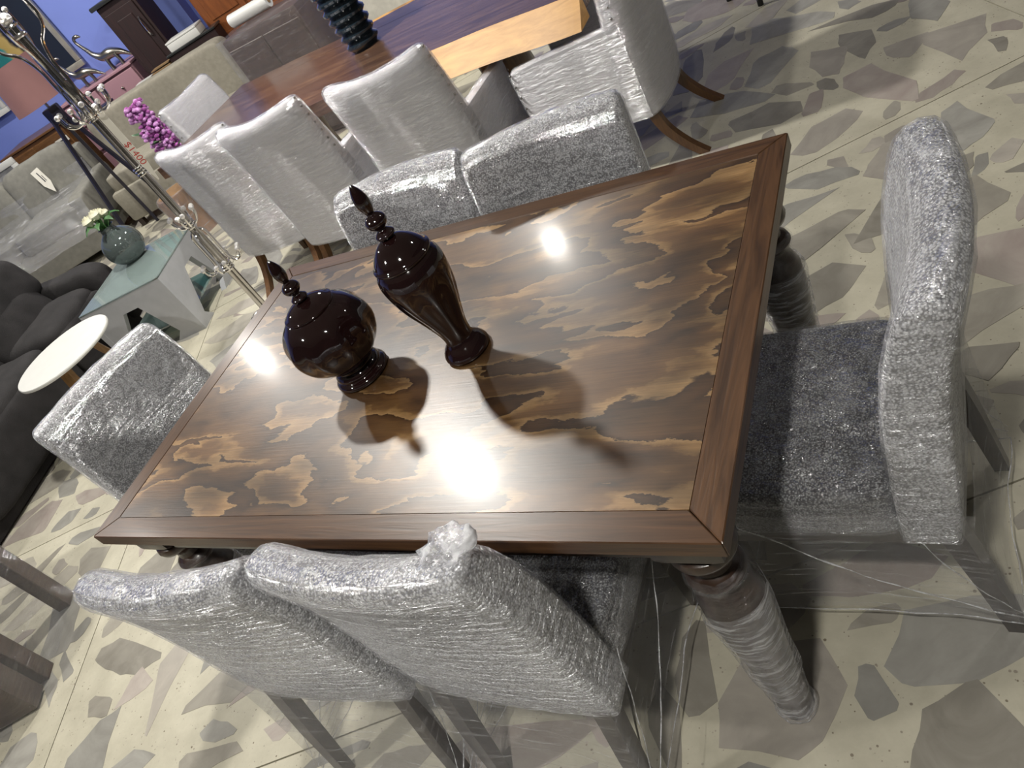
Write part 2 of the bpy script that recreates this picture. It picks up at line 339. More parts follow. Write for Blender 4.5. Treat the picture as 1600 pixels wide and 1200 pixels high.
# ================================================================ FLOOR: poured slabs with marble chunks
FT = R_(26); FU = Vector((math.cos(FT), math.sin(FT), 0)); FV = Vector((-math.sin(FT), math.cos(FT), 0))
def build_floor():
    rnd = random.Random(11)
    T = Matrix.Rotation(FT, 4, 'Z')
    fl = obj('floor', BX(-2.6, 2.5, -.06, 15.5, 13.5, .09, mat=T), MT['joint']); tag(fl, kind='structure')
    U0, UD, V0, VD = -1.97, 2.07, 1.19, 1.57
    me = None
    for i in range(-5, 4):
        for j in range(-4, 5):
            if me is None:
                s = obj('floor_slab', BX(0, 0, -.01, UD-.005, VD-.005, .02), MT['slab'], fl, smooth=False); me = s.data
            else:
                s = bpy.data.objects.new('floor_slab', me); COL.objects.link(s); s.parent = fl
            s.location = FU*(U0+(i+.5)*UD)+FV*(V0+(j+.5)*VD); s.rotation_euler = (0, 0, FT)
    # stones
    st = []; cells = {}
    def clear(u, v, r):
        for a in range(-1, 2):
            for b in range(-1, 2):
                for (x, y, q) in cells.get((int(u//.5)+a, int(v//.5)+b), ()):
                    if (x-u)**2+(y-v)**2 < (q+r)**2: return False
        return True
    def try_place(a, b, n):
        for _ in range(n):
            u = rnd.uniform(-9.5, 4.2); v = rnd.uniform(-4.2, 7.4)
            fu = (u-U0) % UD; fv = (v-V0) % VD
            th = rnd.gauss(.25, .9)
            aa = a*rnd.uniform(.75, 1.25); bb = b*rnd.uniform(.75, 1.25)
            ex = abs(aa*math.cos(th))+abs(bb*math.sin(th)); ey = abs(aa*math.sin(th))+abs(bb*math.cos(th))
            if fu < ex*.9+.01 or UD-fu < ex*.9+.01 or fv < ey*.9+.01 or VD-fv < ey*.9+.01: continue
            k = max(0, (aa-bb)); cs = [(u+math.cos(th)*k*t, v+math.sin(th)*k*t) for t in (-.75, -.25, .25, .75)]
            if not all(clear(x, y, bb*.84) for x, y in cs): continue
            for x, y in cs: cells.setdefault((int(x//.5), int(y//.5)), []).append((x, y, bb*.84))
            st.append((u, v, aa, bb, th))
    try_place(.22, .10, 9000); try_place(.17, .080, 16000); try_place(.12, .055, 22000); try_place(.08, .036, 20000)
    polys = []
    for (u, v, a, b, th) in st:
        tp = rnd.uniform(-.45, .45); raw = []
        for i in range(rnd.randint(8, 12)):
            t = rnd.uniform(0, 2*math.pi); q = rnd.uniform(.88, 1.05); x = math.cos(t)*a*q; raw.append((x, math.sin(t)*b*q*(1+tp*x/a)))
        raw.sort(); pts = []
        for seq in (raw, raw[::-1]):
            h = []
            for c_ in seq:
                while len(h) > 1 and (h[-1][0]-h[-2][0])*(c_[1]-h[-2][1])-(h[-1][1]-h[-2][1])*(c_[0]-h[-2][0]) <= 0: h.pop()
                h.append(c_)
            pts += h[:-1]
        rag = []
        for k in range(len(pts)):                       # a chipped, slightly ragged outline
            p_, q_ = pts[k], pts[(k+1) % len(pts)]; rag.append(p_); le = math.hypot(q_[0]-p_[0], q_[1]-p_[1])
            if le > .06:
                f = rnd.uniform(.35, .65); o_ = rnd.uniform(-.06, .03)*le; rag.append((p_[0]+(q_[0]-p_[0])*f+o_*(q_[1]-p_[1])/le, p_[1]+(q_[1]-p_[1])*f-o_*(q_[0]-p_[0])/le))
        pts = rag
        fu = (u-U0) % UD; fv = (v-V0) % VD; out = []
        for x, y in pts:
            X = x*math.cos(th)-y*math.sin(th); Y = x*math.sin(th)+y*math.cos(th)
            X = min(max(X, -fu+.006), UD-fu-.006); Y = min(max(Y, -fv+.006), VD-fv-.006)
            out.append((X, Y))
        c = FU*u+FV*v; d = (c-CAM); zc = d.dot(FWD)
        vis = False
        if zc > .1:
            px = 800+FPX*d.dot(RIGHT)/zc; py = 600+FPX*d.dot(DOWN)/zc
            vis = -60 < px < 1660 and -60 < py < 1260
        size = a*b*abs(d.z)/d.length**3 if vis else 0
        polys.append((size, c, out, rnd.randrange(5) if rnd.random() < .8 else 1))
    polys.sort(key=lambda t: -t[0])
    for size, c, out, mi in polys[:290]:
        if size <= 0: continue
        bm = bmesh.new(); prism(bm, out, -.003, .0004+.0008*rnd.random())
        s = obj('stone', bm, MT['stone'][mi], fl, smooth=False); s.location = c; s.rotation_euler = (0, 0, FT)
    bm = bmesh.new()
    for size, c, out, mi in polys[290:]:
        k = len(bm.faces)
        rot = [(c.x+x*math.cos(FT)-y*math.sin(FT), c.y+x*math.sin(FT)+y*math.cos(FT)) for x, y in out]
        prism(bm, rot, -.003, .0004+.0008*rnd.random()); bm.faces.ensure_lookup_table()
        for f in bm.faces[k:]: f.material_index = mi
    s = obj('stone', bm, MT['stone'], fl, smooth=False); tag(s, kind='stuff')
build_floor()
# ================================================================ ROOM SHELL
def room():
    T = Matrix.Translation(W0) @ Matrix.Rotation(TH, 4, 'Z')
    o = obj('wall_back', BX(1.0, .07, 1.6, 12, .12, 3.2, mat=T), MT['blue'], smooth=False); tag(o, kind='structure')
    o = obj('wall_left', BX(-4.85, -4, 1.6, .12, 8, 3.2, mat=T), MT['blue'], smooth=False); tag(o, kind='structure')
    s0, _ = onwall(252, 55, .18); s1, _ = onwall(287, 20, .18)
    o = obj('trim_1', BX((s0+s1)/2+.02, -.09, 1.6, s1-s0, .18, 3.2, mat=T), MT['blue'], smooth=False); tag(o, kind='structure')
    o = obj('ceiling', BX(-2.4, 1.8, LZ+.12, 12, 12, .1), MT['plaster'], smooth=False); tag(o, kind='structure')
room()
# ================================================================ MAIN DINING TABLE
TL, TW, TZ = 1.6, 1.03, .77
def leg_profile():
    return [(.030, 0), (.034, .004), (.036, .03), (.033, .05), (.036, .07), (.040, .16), (.048, .28), (.056, .38), (.060, .44), (.058, .485), (.046, .515), (.037, .528),
            (.037, .538), (.050, .546), (.054, .556), (.050, .566), (.036, .576), (.034, .590), (.040, .605), (.056, .616), (.060, .628), (.056, .640), (.042, .648)]
def dining_table():
    t = thing('dining_table', 'large dark brown dining table with flame grain veneer top', 'table')
    h = .035; b = .058; x, y = TL/2, TW/2
    bm = BX(0, 0, TZ-h/2-.0006, TL-2*b, TW-2*b, h-.0012); obj('veneer_panel', bm, MT['veneer'], t, smooth=False)
    g = .0006
    for k, (poly, mt) in enumerate([([(-x+g, -y), (x-g, -y), (x-b-g, -y+b-g), (-x+b+g, -y+b-g)], 'border'), ([(x-g, y), (-x+g, y), (-x+b+g, y-b+g), (x-b-g, y-b+g)], 'border'),
                       ([(x, -y+g), (x, y-g), (x-b+g, y-b-g), (x-b+g, -y+b+g)], 'border_y'), ([(-x, y-g), (-x, -y+g), (-x+b-g, -y+b+g), (-x+b-g, y-b-g)], 'border_y')]):
        bm = bmesh.new(); prism(bm, poly, TZ-h, TZ)
        bmesh.ops.bevel(bm, geom=bm.edges[:], offset=.0018, segments=1, affect='EDGES')
        obj('border_plank', bm, MT[mt], t, smooth=False)
    z0, z1 = .645, TZ-h
    for (cx, cy, sx, sy) in [(0, -y+.06, TL-.30, .022), (0, y-.06, TL-.30, .022), (-x+.06, 0, .022, TW-.30), (x-.06, 0, .022, TW-.30)]:
        obj('apron_rail', BX(cx, cy, (z0+z1)/2, sx, sy, z1-z0, bev=.002, seg=1), MT['darkwood'], t, smooth=False)
    for sx, sy in ((-1, -1), (1, -1), (1, 1), (-1, 1)):
        bm = bmesh.new(); lathe(bm, leg_profile(), 28)
        lo = []
        for q, z in [(.045, .646), (.060, .662), (.0615, .70), (.0615, z1)]:
            lo.append([(math.copysign(min(abs(math.cos(a))*q*1.35, q), math.cos(a)), math.copysign(min(abs(math.sin(a))*q*1.35, q), math.sin(a)), z) for a in [2*math.pi*i/24 for i in range(24)]])
        loft(bm, lo)
        l = obj('leg', bm, MT['darkwood'], t); l.location = (sx*(x-.092), sy*(y-.092), 0)
        bm = bmesh.new(); rnd = random.Random(sx*3+sy)
        prof = [(r+.003+.003*rnd.random(), z) for r, z in leg_profile() if .0 < z < .58]
        prof = [(.036, .002)]+prof
        rows = []
        for i in range(len(prof)-1):
            for k in range(3):
                f = k/3; rows.append((prof[i][0]*(1-f)+prof[i+1][0]*f, prof[i][1]*(1-f)+prof[i+1][1]*f))
        secs = []
        for r, z in rows:
            secs.append([((r+.006*max(0, noise.noise((math.cos(a)*2, math.sin(a)*2, z*12))))*math.cos(a), (r+.006*max(0, noise.noise((math.cos(a)*2, math.sin(a)*2, z*12))))*math.sin(a), z) for a in [2*math.pi*i/28 for i in range(28)]])
        cut = len(secs)*6//10
        loft(bm, secs[cut-1:], cap=False)
        f = obj('plastic_wrap', bm, MT['film_leg'], l, ang=180); tag(f, 'clear stretch film wound round the leg')
        bm = bmesh.new(); loft(bm, [[Vector(p)*1.0+Vector((p[0], p[1], 0)).normalized()*.004*abs(noise.noise((p[0]*30, p[1]*30, p[2]*45))) for p in r] for r in secs[:cut]], cap=False)
        f = obj('plastic_wrap', bm, MT['film_milk'], l, ang=180); tag(f, 'milky layers of film round the lower leg')
    return t
dining_table()
# ================================================================ GREY WRAPPED DINING CHAIRS (face +Y)
def back_profile():
    outer = [(-.205, .35), (-.213, .42), (-.218, .52), (-.222, .62), (-.229, .72), (-.239, .79), (-.252, .845), (-.257, .872)]
    top = [(-.254, .890), (-.241, .903), (-.219, .906), (-.197, .897), (-.180, .880)]
    inner = [(-.168, .852), (-.150, .79), (-.136, .72), (-.126, .62), (-.118, .52), (-.114, .42), (-.114, .35)]
    return outer+top+inner
def grey_chair():
    t = thing('dining_chair', 'x', 'chair')
    prof = [Vector((0, p[0], p[1])) for p in back_profile()]; n = len(prof)
    nor = []
    for i in range(n):
        d = prof[(i+1) % n]-prof[i-1]; nor.append(Vector((0, -d.z, d.y)).normalized())
    c = sum(prof, Vector())/n
    hw = .232; r = .018; xs = []
    for k in range(6): a = math.pi/2*k/5; xs.append((-hw+r-r*math.cos(a), r-r*math.sin(a)))
    inn = [(-hw+r+(2*hw-2*r)*k/12, 0) for k in range(1, 12)]
    xs = xs+inn+[(-x, q) for x, q in reversed(xs)]
    secs = []
    for x, ins in xs:
        row = []
        for p, m in zip(prof, nor):
            q = p-m*ins if (p-m*ins-c).length < (p+m*ins-c).length else p+m*ins
            f = .012+.020*max(0, (p.z-.45)/.5)
            q = Vector((x, q.y-f*(1-(x/hw)**2), q.z+.004*(1-(x/hw)**2)*(p.z > .85)))
            row.append(q)
        secs.append(row)
    bm = bmesh.new(); loft(bm, secs)
    bk = obj('backrest', bm, MT['boucle'], t, ang=60)
    # seat
    bm = bmesh.new(); cushion(bm, (0, .055, .425), (.455, .385, .125), .22, 40, 20)
    st = obj('seat', bm, MT['seatfab_shaded'], t)
    obj('seat_rail', BX(0, .055, .345, .42, .36, .05, bev=.003, seg=1), MT['chairleg'], t, smooth=False)
    for sx in (-1, 1):
        bm = bmesh.new()
        def sq(x, y, z, a): return [(x-a, y-a, z), (x+a, y-a, z), (x+a, y+a, z), (x-a, y+a, z)]
        loft(bm, [sq(sx*.195, -.265, 0, .015), sq(sx*.195, -.225, .20, .019), sq(sx*.195, -.185, .37, .021)])
        obj('leg', bm, MT['chairleg'], t, smooth=False)
        bm = bmesh.new(); loft(bm, [sq(sx*.195, .215, 0, .016), sq(sx*.195, .212, .37, .022)])
        obj('leg', bm, MT['chairleg'], t, smooth=False)
    # film: tight on the back, over the seat, and a loose skirt from the seat down round the legs
    shell(bk, .0045, .0035, 26, 3, mat=MT['film_back'], parent=t)
    shell(st, .005, .003, 18, 5, mat=MT['film'], parent=t)
    def ring(z, x, yb, yf, s, amp):
        cor = [(-x, yb), (x, yb), (x, yf), (-x, yf)]; out = []
        for i in range(4):
            a, b = cor[i], cor[(i+1) % 4]
            for k in range(14):
                f = k/14; px = a[0]*(1-f)+b[0]*f; py = a[1]*(1-f)+b[1]*f
                sag = math.sin(math.pi*f)*amp; q = Vector((px, py, 0)); cc = Vector((0, (yb+yf)/2, 0)); q = cc+(q-cc)*(1-sag)
                w_ = .006*noise.noise((px*14, py*14, z*6+s))
                out.append((q.x*(1+w_*4), q.y+w_, z+.02*noise.noise((px*7, py*7, s))*(z < .2)))
        return out
    bm = bmesh.new()
    zs = [(.62, .236, -.262, -.10, 0), (.50, .238, -.245, .02, .0), (.45, .238, -.238, .20, 0), (.40, .236, -.232, .25, .01), (.30, .232, -.245, .25, .05), (.20, .228, -.262, .25, .08), (.10, .224, -.280, .248, .09), (.06, .222, -.287, .245, .08)]
    loft(bm, [ring(z, x, a, b, 1, am) for z, x, a, b, am in zs[2:]], cap=False)
    obj('plastic_wrap', bm, MT['film_skirt'], t, ang=180)
    for sx in (-1, 1):                                   # twisted folds of film from the seat down to the back feet, and the gathered hem
        for a, b, r in (((.236, .17, .43), (.220, -.285, .085), .0016), ((.238, -.12, .44), (.222, -.285, .10), .0013)):
            a = Vector((a[0]*sx, a[1], a[2])); b = Vector((b[0]*sx, b[1], b[2])); ps = [a.lerp(b, k/18)+Vector((sx*.004, 0, -.035*math.sin(math.pi*k/18)))+.005*noise.noise_vector(a.lerp(b, k/18)*14) for k in range(19)]
            bm = bmesh.new(); tube(bm, ps, [r*(.5+1.6*abs(noise.noise(p*25))) for p in ps], 6); obj('film_fold', bm, MT['film_fold'], t, ang=180)
    ps = [Vector(p) for p in ring(.065, .225, -.290, .250, 2, .06)]; ps.append(ps[0])
    bm = bmesh.new(); tube(bm, ps, [.0008+.002*abs(noise.noise(p*30)) for p in ps], 6); obj('film_fold', bm, MT['film_fold'], t, ang=180)
    return t
CH = grey_chair(); GC = 'grey upholstered dining chairs round the big table'
def place(o, x, y, rz, label, first=False, grp=GC):
    c = o if first else copy_tree(o); c.location = (x, y, 0); c.rotation_euler = (0, 0, R_(rz)); tag(c, label, 'chair', grp); return c
place(CH, .262, -.41, 0, 'grey boucle chair with crumpled film on its top corner, nearest the camera', True)
place(CH, -.236, -.458, 5, 'grey boucle chair at the near long side, left of its overlapping neighbour')
place(CH, .845, -.02, 90, 'film-wrapped grey chair at the right end of the table, whole seat visible')
place(CH, .215, .430, 189, 'grey film-wrapped chair on the far side of the table, right one of the pair')
place(CH, -.29, .415, 185, 'grey film-wrapped chair on the far side, behind the two dark jars')
place(CH, -.945, -.09, -103, 'film-wrapped grey chair at the left end beside the round white side table')
def crumple():
    # the bunched film knot on the corner of the nearest chair's back
    bm = bmesh.new(); rnd = random.Random(4)
    ball(bm, (0, 0, 0), .034, 28, (1.5, .9, .7))
    for v in bm.verts: v.co = v.co*(1+.35*noise.noise(v.co*45)+.25*noise.noise(v.co*110))
    return bm
o = obj('film_knot', crumple(), MT['film_fold'], CH, ang=180); o.location = (.20, -.205, .912); o.rotation_euler = (.2, -.3, .2)
# ================================================================ JARS
class Fl:
    def __init__(s, k, z0, z1, a): s.k, s.z0, s.z1, s.a = k, z0, z1, a
    def __call__(s, z):
        if z <= s.z0 or z >= s.z1: return 0
        return s.a*math.sin(math.pi*(z-s.z0)/(s.z1-s.z0))
def dense(prof, k=4): return [(p.x, p.y) for p in smooth_path([(r, z, 0) for r, z in prof], k)]
def finial(z):
    return [(.010, z), (.019, z+.004), (.021, z+.010), (.014, z+.017), (.010, z+.022), (.017, z+.028), (.022, z+.036), (.022, z+.044), (.016, z+.052), (.009, z+.057), (.009, z+.060), (.013, z+.070), (.0155, z+.083), (.014, z+.098), (.008, z+.114), (.002, z+.124)]
def jars():
    t = thing('lidded_jar', 'tall glossy dark brown lidded jar with fluted waist on the dining table', 'jar', (.165, -.030, TZ), group='dark ceramic jars')
    body = [(.050, 0), (.054, .004), (.053, .012), (.046, .024), (.036, .036), (.032, .048), (.036, .075), (.047, .115), (.060, .155), (.070, .195), (.074, .225), (.071, .248), (.062, .262)]
    bm = bmesh.new(); lathe(bm, dense(body), 64, flute=Fl(8, .05, .22, .05)); obj('body', bm, MT['jar'], t)
    lid = [(.064, .262), (.066, .268), (.061, .273), (.055, .283), (.044, .296), (.030, .308), (.016, .315), (.010, .318)]
    bm = bmesh.new(); lathe(bm, dense(lid), 48); l = obj('lid', bm, MT['jar'], t)
    bm = bmesh.new(); lathe(bm, dense(finial(.316)), 24); obj('finial', bm, MT['jar'], l)
    t = thing('lidded_jar', 'round-bellied glossy dark brown lidded jar, shorter than its neighbour', 'jar', (-.135, -.055, TZ), group='dark ceramic jars')
    body = [(.064, 0), (.069, .005), (.067, .013), (.058, .020), (.060, .026), (.056, .034), (.050, .042), (.066, .055), (.090, .080), (.104, .110), (.108, .135), (.104, .160), (.090, .186), (.070, .204), (.060, .210)]
    bm = bmesh.new(); lathe(bm, dense(body), 64, flute=Fl(10, .05, .2, .035)); obj('body', bm, MT['jar'], t)
    lid = [(.062, .209), (.063, .214), (.057, .218), (.046, .226), (.030, .233), (.014, .237), (.010, .239)]
    bm = bmesh.new(); lathe(bm, dense(lid), 48); l = obj('lid', bm, MT['jar'], t)
    bm = bmesh.new(); lathe(bm, dense([(r*.95, .237+(z-.237)*.92) for r, z in finial(.237)]), 24); obj('finial', bm, MT['jar'], l)
jars()
# ================================================================ LIVE-EDGE TABLE BEHIND
LZT = .77
def live_table():
    t = thing('live_edge_table', 'long dark slab table with yellow live edge behind the white chairs', 'table', (-1.6, 2.6, 0))
    x0, x1 = -1.50, 1.46; y0, y1 = -.55, .56
    def edge(x): return y0+.025*math.sin(x*3.1+.5)+.012*math.sin(x*7.7)-.05*max(0, (x+.1)/1.6)
    def far(x): return y1+.03*math.sin(x*2.3)+.012*math.sin(x*6.1+1)
    cut = .30
    def slab(name, f0, f1, mat, z0, z1, xa=x0, xb=x1, n=40):
        bm = bmesh.new(); secs = []
        for i in range(n+1):
            x = xa+(xb-xa)*i/n; a, b = f0(x), f1(x)
            secs.append([(x, a[1], z0), (x, b[1], z0), (x, b[0], z1), (x, a[0], z1)])
        loft(bm, secs); return obj(name, bm, mat, t, smooth=False)
    sap = lambda x: max(0, min(1, (x-.15)/.35))
    slab('heartwood_plank', lambda x: (edge(x)+.055*sap(x)+.004,)*2, lambda x: (cut-.002,)*2, MT['walnut'], LZT-.07, LZT)
    slab('heartwood_plank', lambda x: (cut+.002,)*2, lambda x: (far(x)-.05,)*2, MT['walnut'], LZT-.07, LZT)
    slab('live_edge', lambda x: (edge(x)+.055*sap(x)-.01*(1-sap(x)), edge(x)-.075), lambda x: (edge(x)+.055*sap(x)+.0035,)*2, MT['sapwood'], LZT-.105, LZT+.0005, .15, x1)
    slab('live_edge', lambda x: (far(x)-.0495,)*2, lambda x: (far(x), far(x)+.03), MT['sapwood'], LZT-.07, LZT, -.45, x1)
    for sx in (-.80, .70):
        bm = bmesh.new(); rows = []
        for z, q in [(0, 1.15), (.15, 1.0), (.4, .85), (.6, .9), (.70, 1.0)]:
            rows.append([((.13*q*(1+.2*noise.noise((math.cos(a)*1.5, math.sin(a)*1.5, z*2+sx))))*math.cos(a)+sx, (.24*q)*math.sin(a), z) for a in [2*math.pi*i/20 for i in range(20)]])
        loft(bm, rows); obj('trunk_leg', bm, MT['stump'], t)
live_table()
def ribbed_vase():
    p = at(572, 72, LZT)
    t = thing('ribbed_vase', 'dark glossy ribbed vase standing on the live edge table', 'vase', (p.x, p.y, LZT))
    bm = bmesh.new(); prof = [(.075, 0)]
    for i in range(9):
        z = .012+i*.05; r = .082+.004*i
        prof += [(r, z), (r+.018, z+.018), (r+.018, z+.030), (r-.002, z+.046)]
    prof += [(.11, .47), (.10, .47), (.08, .2), (.07, .03)]
    lathe(bm, prof, 40); obj('body', bm, MT['ribvase'], t)
    rnd = random.Random(3)
    for i in range(7):
        a = i*.9+.3; bm = bmesh.new()
        pts = [(0, 0, .30), (.06*math.cos(a), .06*math.sin(a), .48), (.13*math.cos(a), .13*math.sin(a), .55), (.20*math.cos(a), .20*math.sin(a), .53)]
        sp = smooth_path(pts, 5); rows = []
        for k, q in enumerate(sp):
            w_ = .004+.045*math.sin(math.pi*max(0, (k/len(sp)-.35)/.65))**1 if k/len(sp) > .35 else .004
            s = Vector((-math.sin(a), math.cos(a), 0))
            rows.append([q+s*w_, q+Vector((0, 0, .003)), q-s*w_, q-Vector((0, 0, .002))])
        loft(bm, rows); obj('leaf', bm, MT['leaf'], t)
ribbed_vase()
# ================================================================ WHITE WRAPPED ARMCHAIRS (face +Y)
def armchair():
    t = thing('armchair', 'x', 'armchair')
    bm = bmesh.new(); hw = .26; secs = []
    xs = [-1, -.985, -.95, -.88, -.7, -.45, -.2, 0, .2, .45, .7, .88, .95, .985, 1]
    for q in xs:
        x = q*hw; ed = max(0, (abs(q)-.88)/.12); ins = .035*(1-math.sqrt(max(0, 1-ed*ed)))
        bow = .045*(1-q*q); top = .965-.02*(1-q*q)-.035*(1-math.sqrt(max(0, 1-ed*ed)))
        row = []
        for (y, z, s) in [(-.275, .25, 1), (-.285, .35, 1), (-.29, .5, 1), (-.30, .65, 1), (-.315, .82, 1), (-.33, top-.03, 1), (-.318, top-.006, .5), (-.29, top, 0), (-.255, top-.008, -.5), (-.24, top-.035, -1),
                          (-.215, .82, -1), (-.19, .65, -1), (-.17, .5, -1), (-.16, .35, -1), (-.16, .25, -1)]:
            row.append((x, y-bow+ins*s, z))
        secs.append(row)
    loft(bm, secs); bk = obj('backrest', bm, MT['white'], t, ang=60)
    bm = bmesh.new(); cushion(bm, (0, .04, .36), (.41, .50, .23), .18, 36, 18); st = obj('seat', bm, MT['white'], t)
    arms = []
    for sx in (-1, 1):
        bm = bmesh.new(); secs = []
        for y, top in [(-.26, .65), (-.20, .645), (-.1, .64), (0, .635), (.12, .63), (.245, .62), (.26, .605)]:
            q = .012 if y == .26 else 0
            x0, x1 = sx*(.262-q), sx*(.205+q)
            secs.append([(x0, y, .25), (x1, y, .25), (x1, y, top-.014), (x1*.94+x0*.06, y, top-.003), ((x0+x1)/2, y, top), (x0*.94+x1*.06, y, top-.003), (x0, y, top-.014)])
        loft(bm, secs); arms.append(obj('armrest', bm, MT['white'], t, ang=50))
        bm = bmesh.new()
        for k in range(7): ball(bm, (sx*.264, .250, .30+k*.052), .006, 6)
        for k in range(7): ball(bm, (sx*.264, -.255-.006*k, .68+k*.045), .006, 6)
        tag(obj('nailhead_trim', bm, MT['nail'], t), kind='stuff')
        bm = bmesh.new(); pts = smooth_path([(sx*.20, -.24, .26), (sx*.205, -.27, .16), (sx*.21, -.33, .07), (sx*.215, -.40, 0.0)], 5)
        loft(bm, [[(p.x-.018, p.y-.022, p.z), (p.x+.018, p.y-.022, p.z), (p.x+.018, p.y+.022, p.z+.0), (p.x-.018, p.y+.022, p.z)] for p in pts])
        obj('leg', bm, MT['brownleg'], t, smooth=False)
        bm = bmesh.new(); loft(bm, [[(sx*.215+a*r, .10+b*r, z) for a, b in ((-1, -1), (1, -1), (1, 1), (-1, 1))] for z, r in ((0, .016), (.26, .024))])
        obj('leg', bm, MT['brownleg'], t, smooth=False)
    for r_ in range(2):
        for c_ in (-1, 0, 1):
            bm = bmesh.new(); ball(bm, (c_*.13, -.195-.03*r_-.045*(1-(c_*.5)**2)-.004, .62+.17*r_), .012, 10, (1, .5, 1)); obj('tuft_button', bm, MT['white'], t)
    shell(bk, .007, .006, 16, 2, mat=MT['film_white'], parent=t)
    for a in arms: shell(a, .005, .004, 20, 6, mat=MT['film_white'], parent=t)
    return t
AR = armchair(); GA = 'white film-wrapped armchairs round the live edge table'
def pa(x, y, rz, label, first=False):
    c = AR if first else copy_tree(AR); c.location = (x, y, 0); c.rotation_euler = (0, 0, R_(rz)); tag(c, label, 'armchair', GA); return c
pa(-2.225, 1.98, 3, 'white wrapped armchair beside the chrome coat rack, leftmost of three backs', True)
pa(-1.65, 1.90, 3, 'white wrapped armchair, middle one of the three with backs to the dining table')
pa(-.88, 1.83, 3, 'white wrapped armchair behind the tall jar, turned away towards the vase')
pa(-.25, 2.12, 90, 'white wrapped armchair with curved brown leg at the right end of live edge table')
pa(-2.98, 2.78, -90, 'white wrapped armchair facing us at the left end of live edge table')
# ================================================================ COAT RACK
def coat_rack():
    x, y = -2.24, 1.375
    t = thing('coat_rack', 'tall chrome coat rack with curled hooks and price tag', 'coat rack', (x, y, 0), R_(20))
    bm = bmesh.new()
    for k in range(3):
        a = 2*math.pi*k/3; tube(bm, [(.013*math.cos(a), .013*math.sin(a), .06), (.013*math.cos(a), .013*math.sin(a), 1.70)], .0115, 12)
    obj('pole', bm, MT['chrome'], t)
    for z in (1.30, 1.285, .985, 1.0, 1.015, .655, .67, .685, .375, .39, .405):
        bm = bmesh.new(); lathe(bm, [(.020, z-.009), (.029, z-.006), (.031, z), (.029, z+.006), (.020, z+.009)], 20); obj('collar', bm, MT['chrome_b'], t)
    bm = bmesh.new(); lathe(bm, [(.03, 1.685), (.036, 1.69), (.033, 1.70), (.026, 1.705), (.026, 1.73), (.034, 1.737), (.030, 1.742)], 24); obj('crown', bm, MT['chrome_b'], t)
    bm = bmesh.new(); lathe(bm, [(.008, 1.742), (.022, 1.748), (.032, 1.762), (.030, 1.778), (.018, 1.790), (.008, 1.795), (.013, 1.803), (.013, 1.813), (.004, 1.822)], 16); obj('finial', bm, MT['crystal'], t)
    def hook(a, pts, r):
        h = Vector((math.cos(a), math.sin(a), 0)); bm = bmesh.new()
        tube(bm, smooth_path([h*d+Vector((0, 0, z)) for d, z in pts], 6), r, 8)
        o = obj('hook', bm, MT['chrome_b'], t)
        d, z = pts[-1]; bm = bmesh.new(); ball(bm, h*d+Vector((0, 0, z)), .0135, 10); obj('knob', bm, MT['crystal'], o)
    for k in range(4):
        a = math.pi/2*k+.35
        hook(a, [(.024, 1.38), (.034, 1.46), (.036, 1.55), (.06, 1.63), (.105, 1.675), (.125, 1.73), (.12, 1.80)], .0075)     # tall upper arms
        for q in (-.24, .24): hook(a+q, [(.024, 1.34), (.045, 1.30), (.085, 1.295), (.115, 1.32), (.122, 1.37)], .0060)
        hook(a+.78, [(.024, 1.47), (.036, 1.42), (.040, 1.34), (.058, 1.30), (.074, 1.33)], .0065)
        for q in (-.22, .22):
            hook(a+q, [(.024, .66), (.045, .67), (.062, .70), (.066, .735)], .0055)
            hook(a+q, [(.022, .63), (.040, .60), (.042, .50), (.044, .43), (.066, .395), (.10, .405), (.11, .445)], .0055)
    bm = bmesh.new(); ball(bm, (0, 0, .07), .035, 14, (1, 1, .7)); obj('hub', bm, MT['chrome_b'], t)
    for k in range(4):
        a = math.pi/2*k+.6; h = Vector((math.cos(a), math.sin(a), 0)); bm = bmesh.new()
        tube(bm, smooth_path([h*.02+Vector((0, 0, .09)), h*.08+Vector((0, 0, .085)), h*.15+Vector((0, 0, .03)), h*.19+Vector((0, 0, .011))], 5), .010, 8); obj('foot', bm, MT['chrome'], t)
    # price tag hanging from the upper collar
    dirn = Vector((RIGHT.x, RIGHT.y, 0)).normalized()
    tg = thing('price_tag', 'long paper price tag with red figures hanging on the chrome coat rack', 'tag', (x, y, 0), math.atan2(dirn.y, dirn.x)+R_(8))
    bm = bmesh.new(); prism(bm, [(-.019, -.17), (.019, -.17), (.019, .10), (.003, .19), (-.003, .19), (-.019, .10)], -.0004, .0004)
    bmesh.ops.rotate(bm, cent=(0, 0, 0), matrix=Matrix.Rotation(R_(-90), 3, 'X'), verts=bm.verts[:])
    for v in bm.verts: v.co += Vector((.056, -.035, 1.12))
    pp = obj('paper', bm, MT['paper'], tg, smooth=False)
    for txt, sz, zz, mt in (('$1400', .047, 1.10, 'red'),):
        c = bpy.data.curves.new('f', 'FONT'); c.body = txt; c.size = sz; c.align_x = 'CENTER'; c.align_y = 'CENTER'
        tmp = bpy.data.objects.new('f', c); COL.objects.link(tmp)
        me = bpy.data.meshes.new_from_object(tmp.evaluated_get(bpy.context.evaluated_depsgraph_get())); bpy.data.objects.remove(tmp)
        me.materials.append(MT[mt]); o = bpy.data.objects.new('lettering', me); COL.objects.link(o); o.parent = tg
        o.matrix_local = Matrix.Translation((.056, -.0362, zz-.02)) @ Matrix.Rotation(R_(90), 4, 'X') @ Matrix.Rotation(R_(-90), 4, 'Z')
    bm = bmesh.new(); tube(bm, [(.056, -.035, 1.285), (.03, -.015, 1.30)], .0008, 5); obj('string', bm, MT['paper'], tg)
coat_rack()
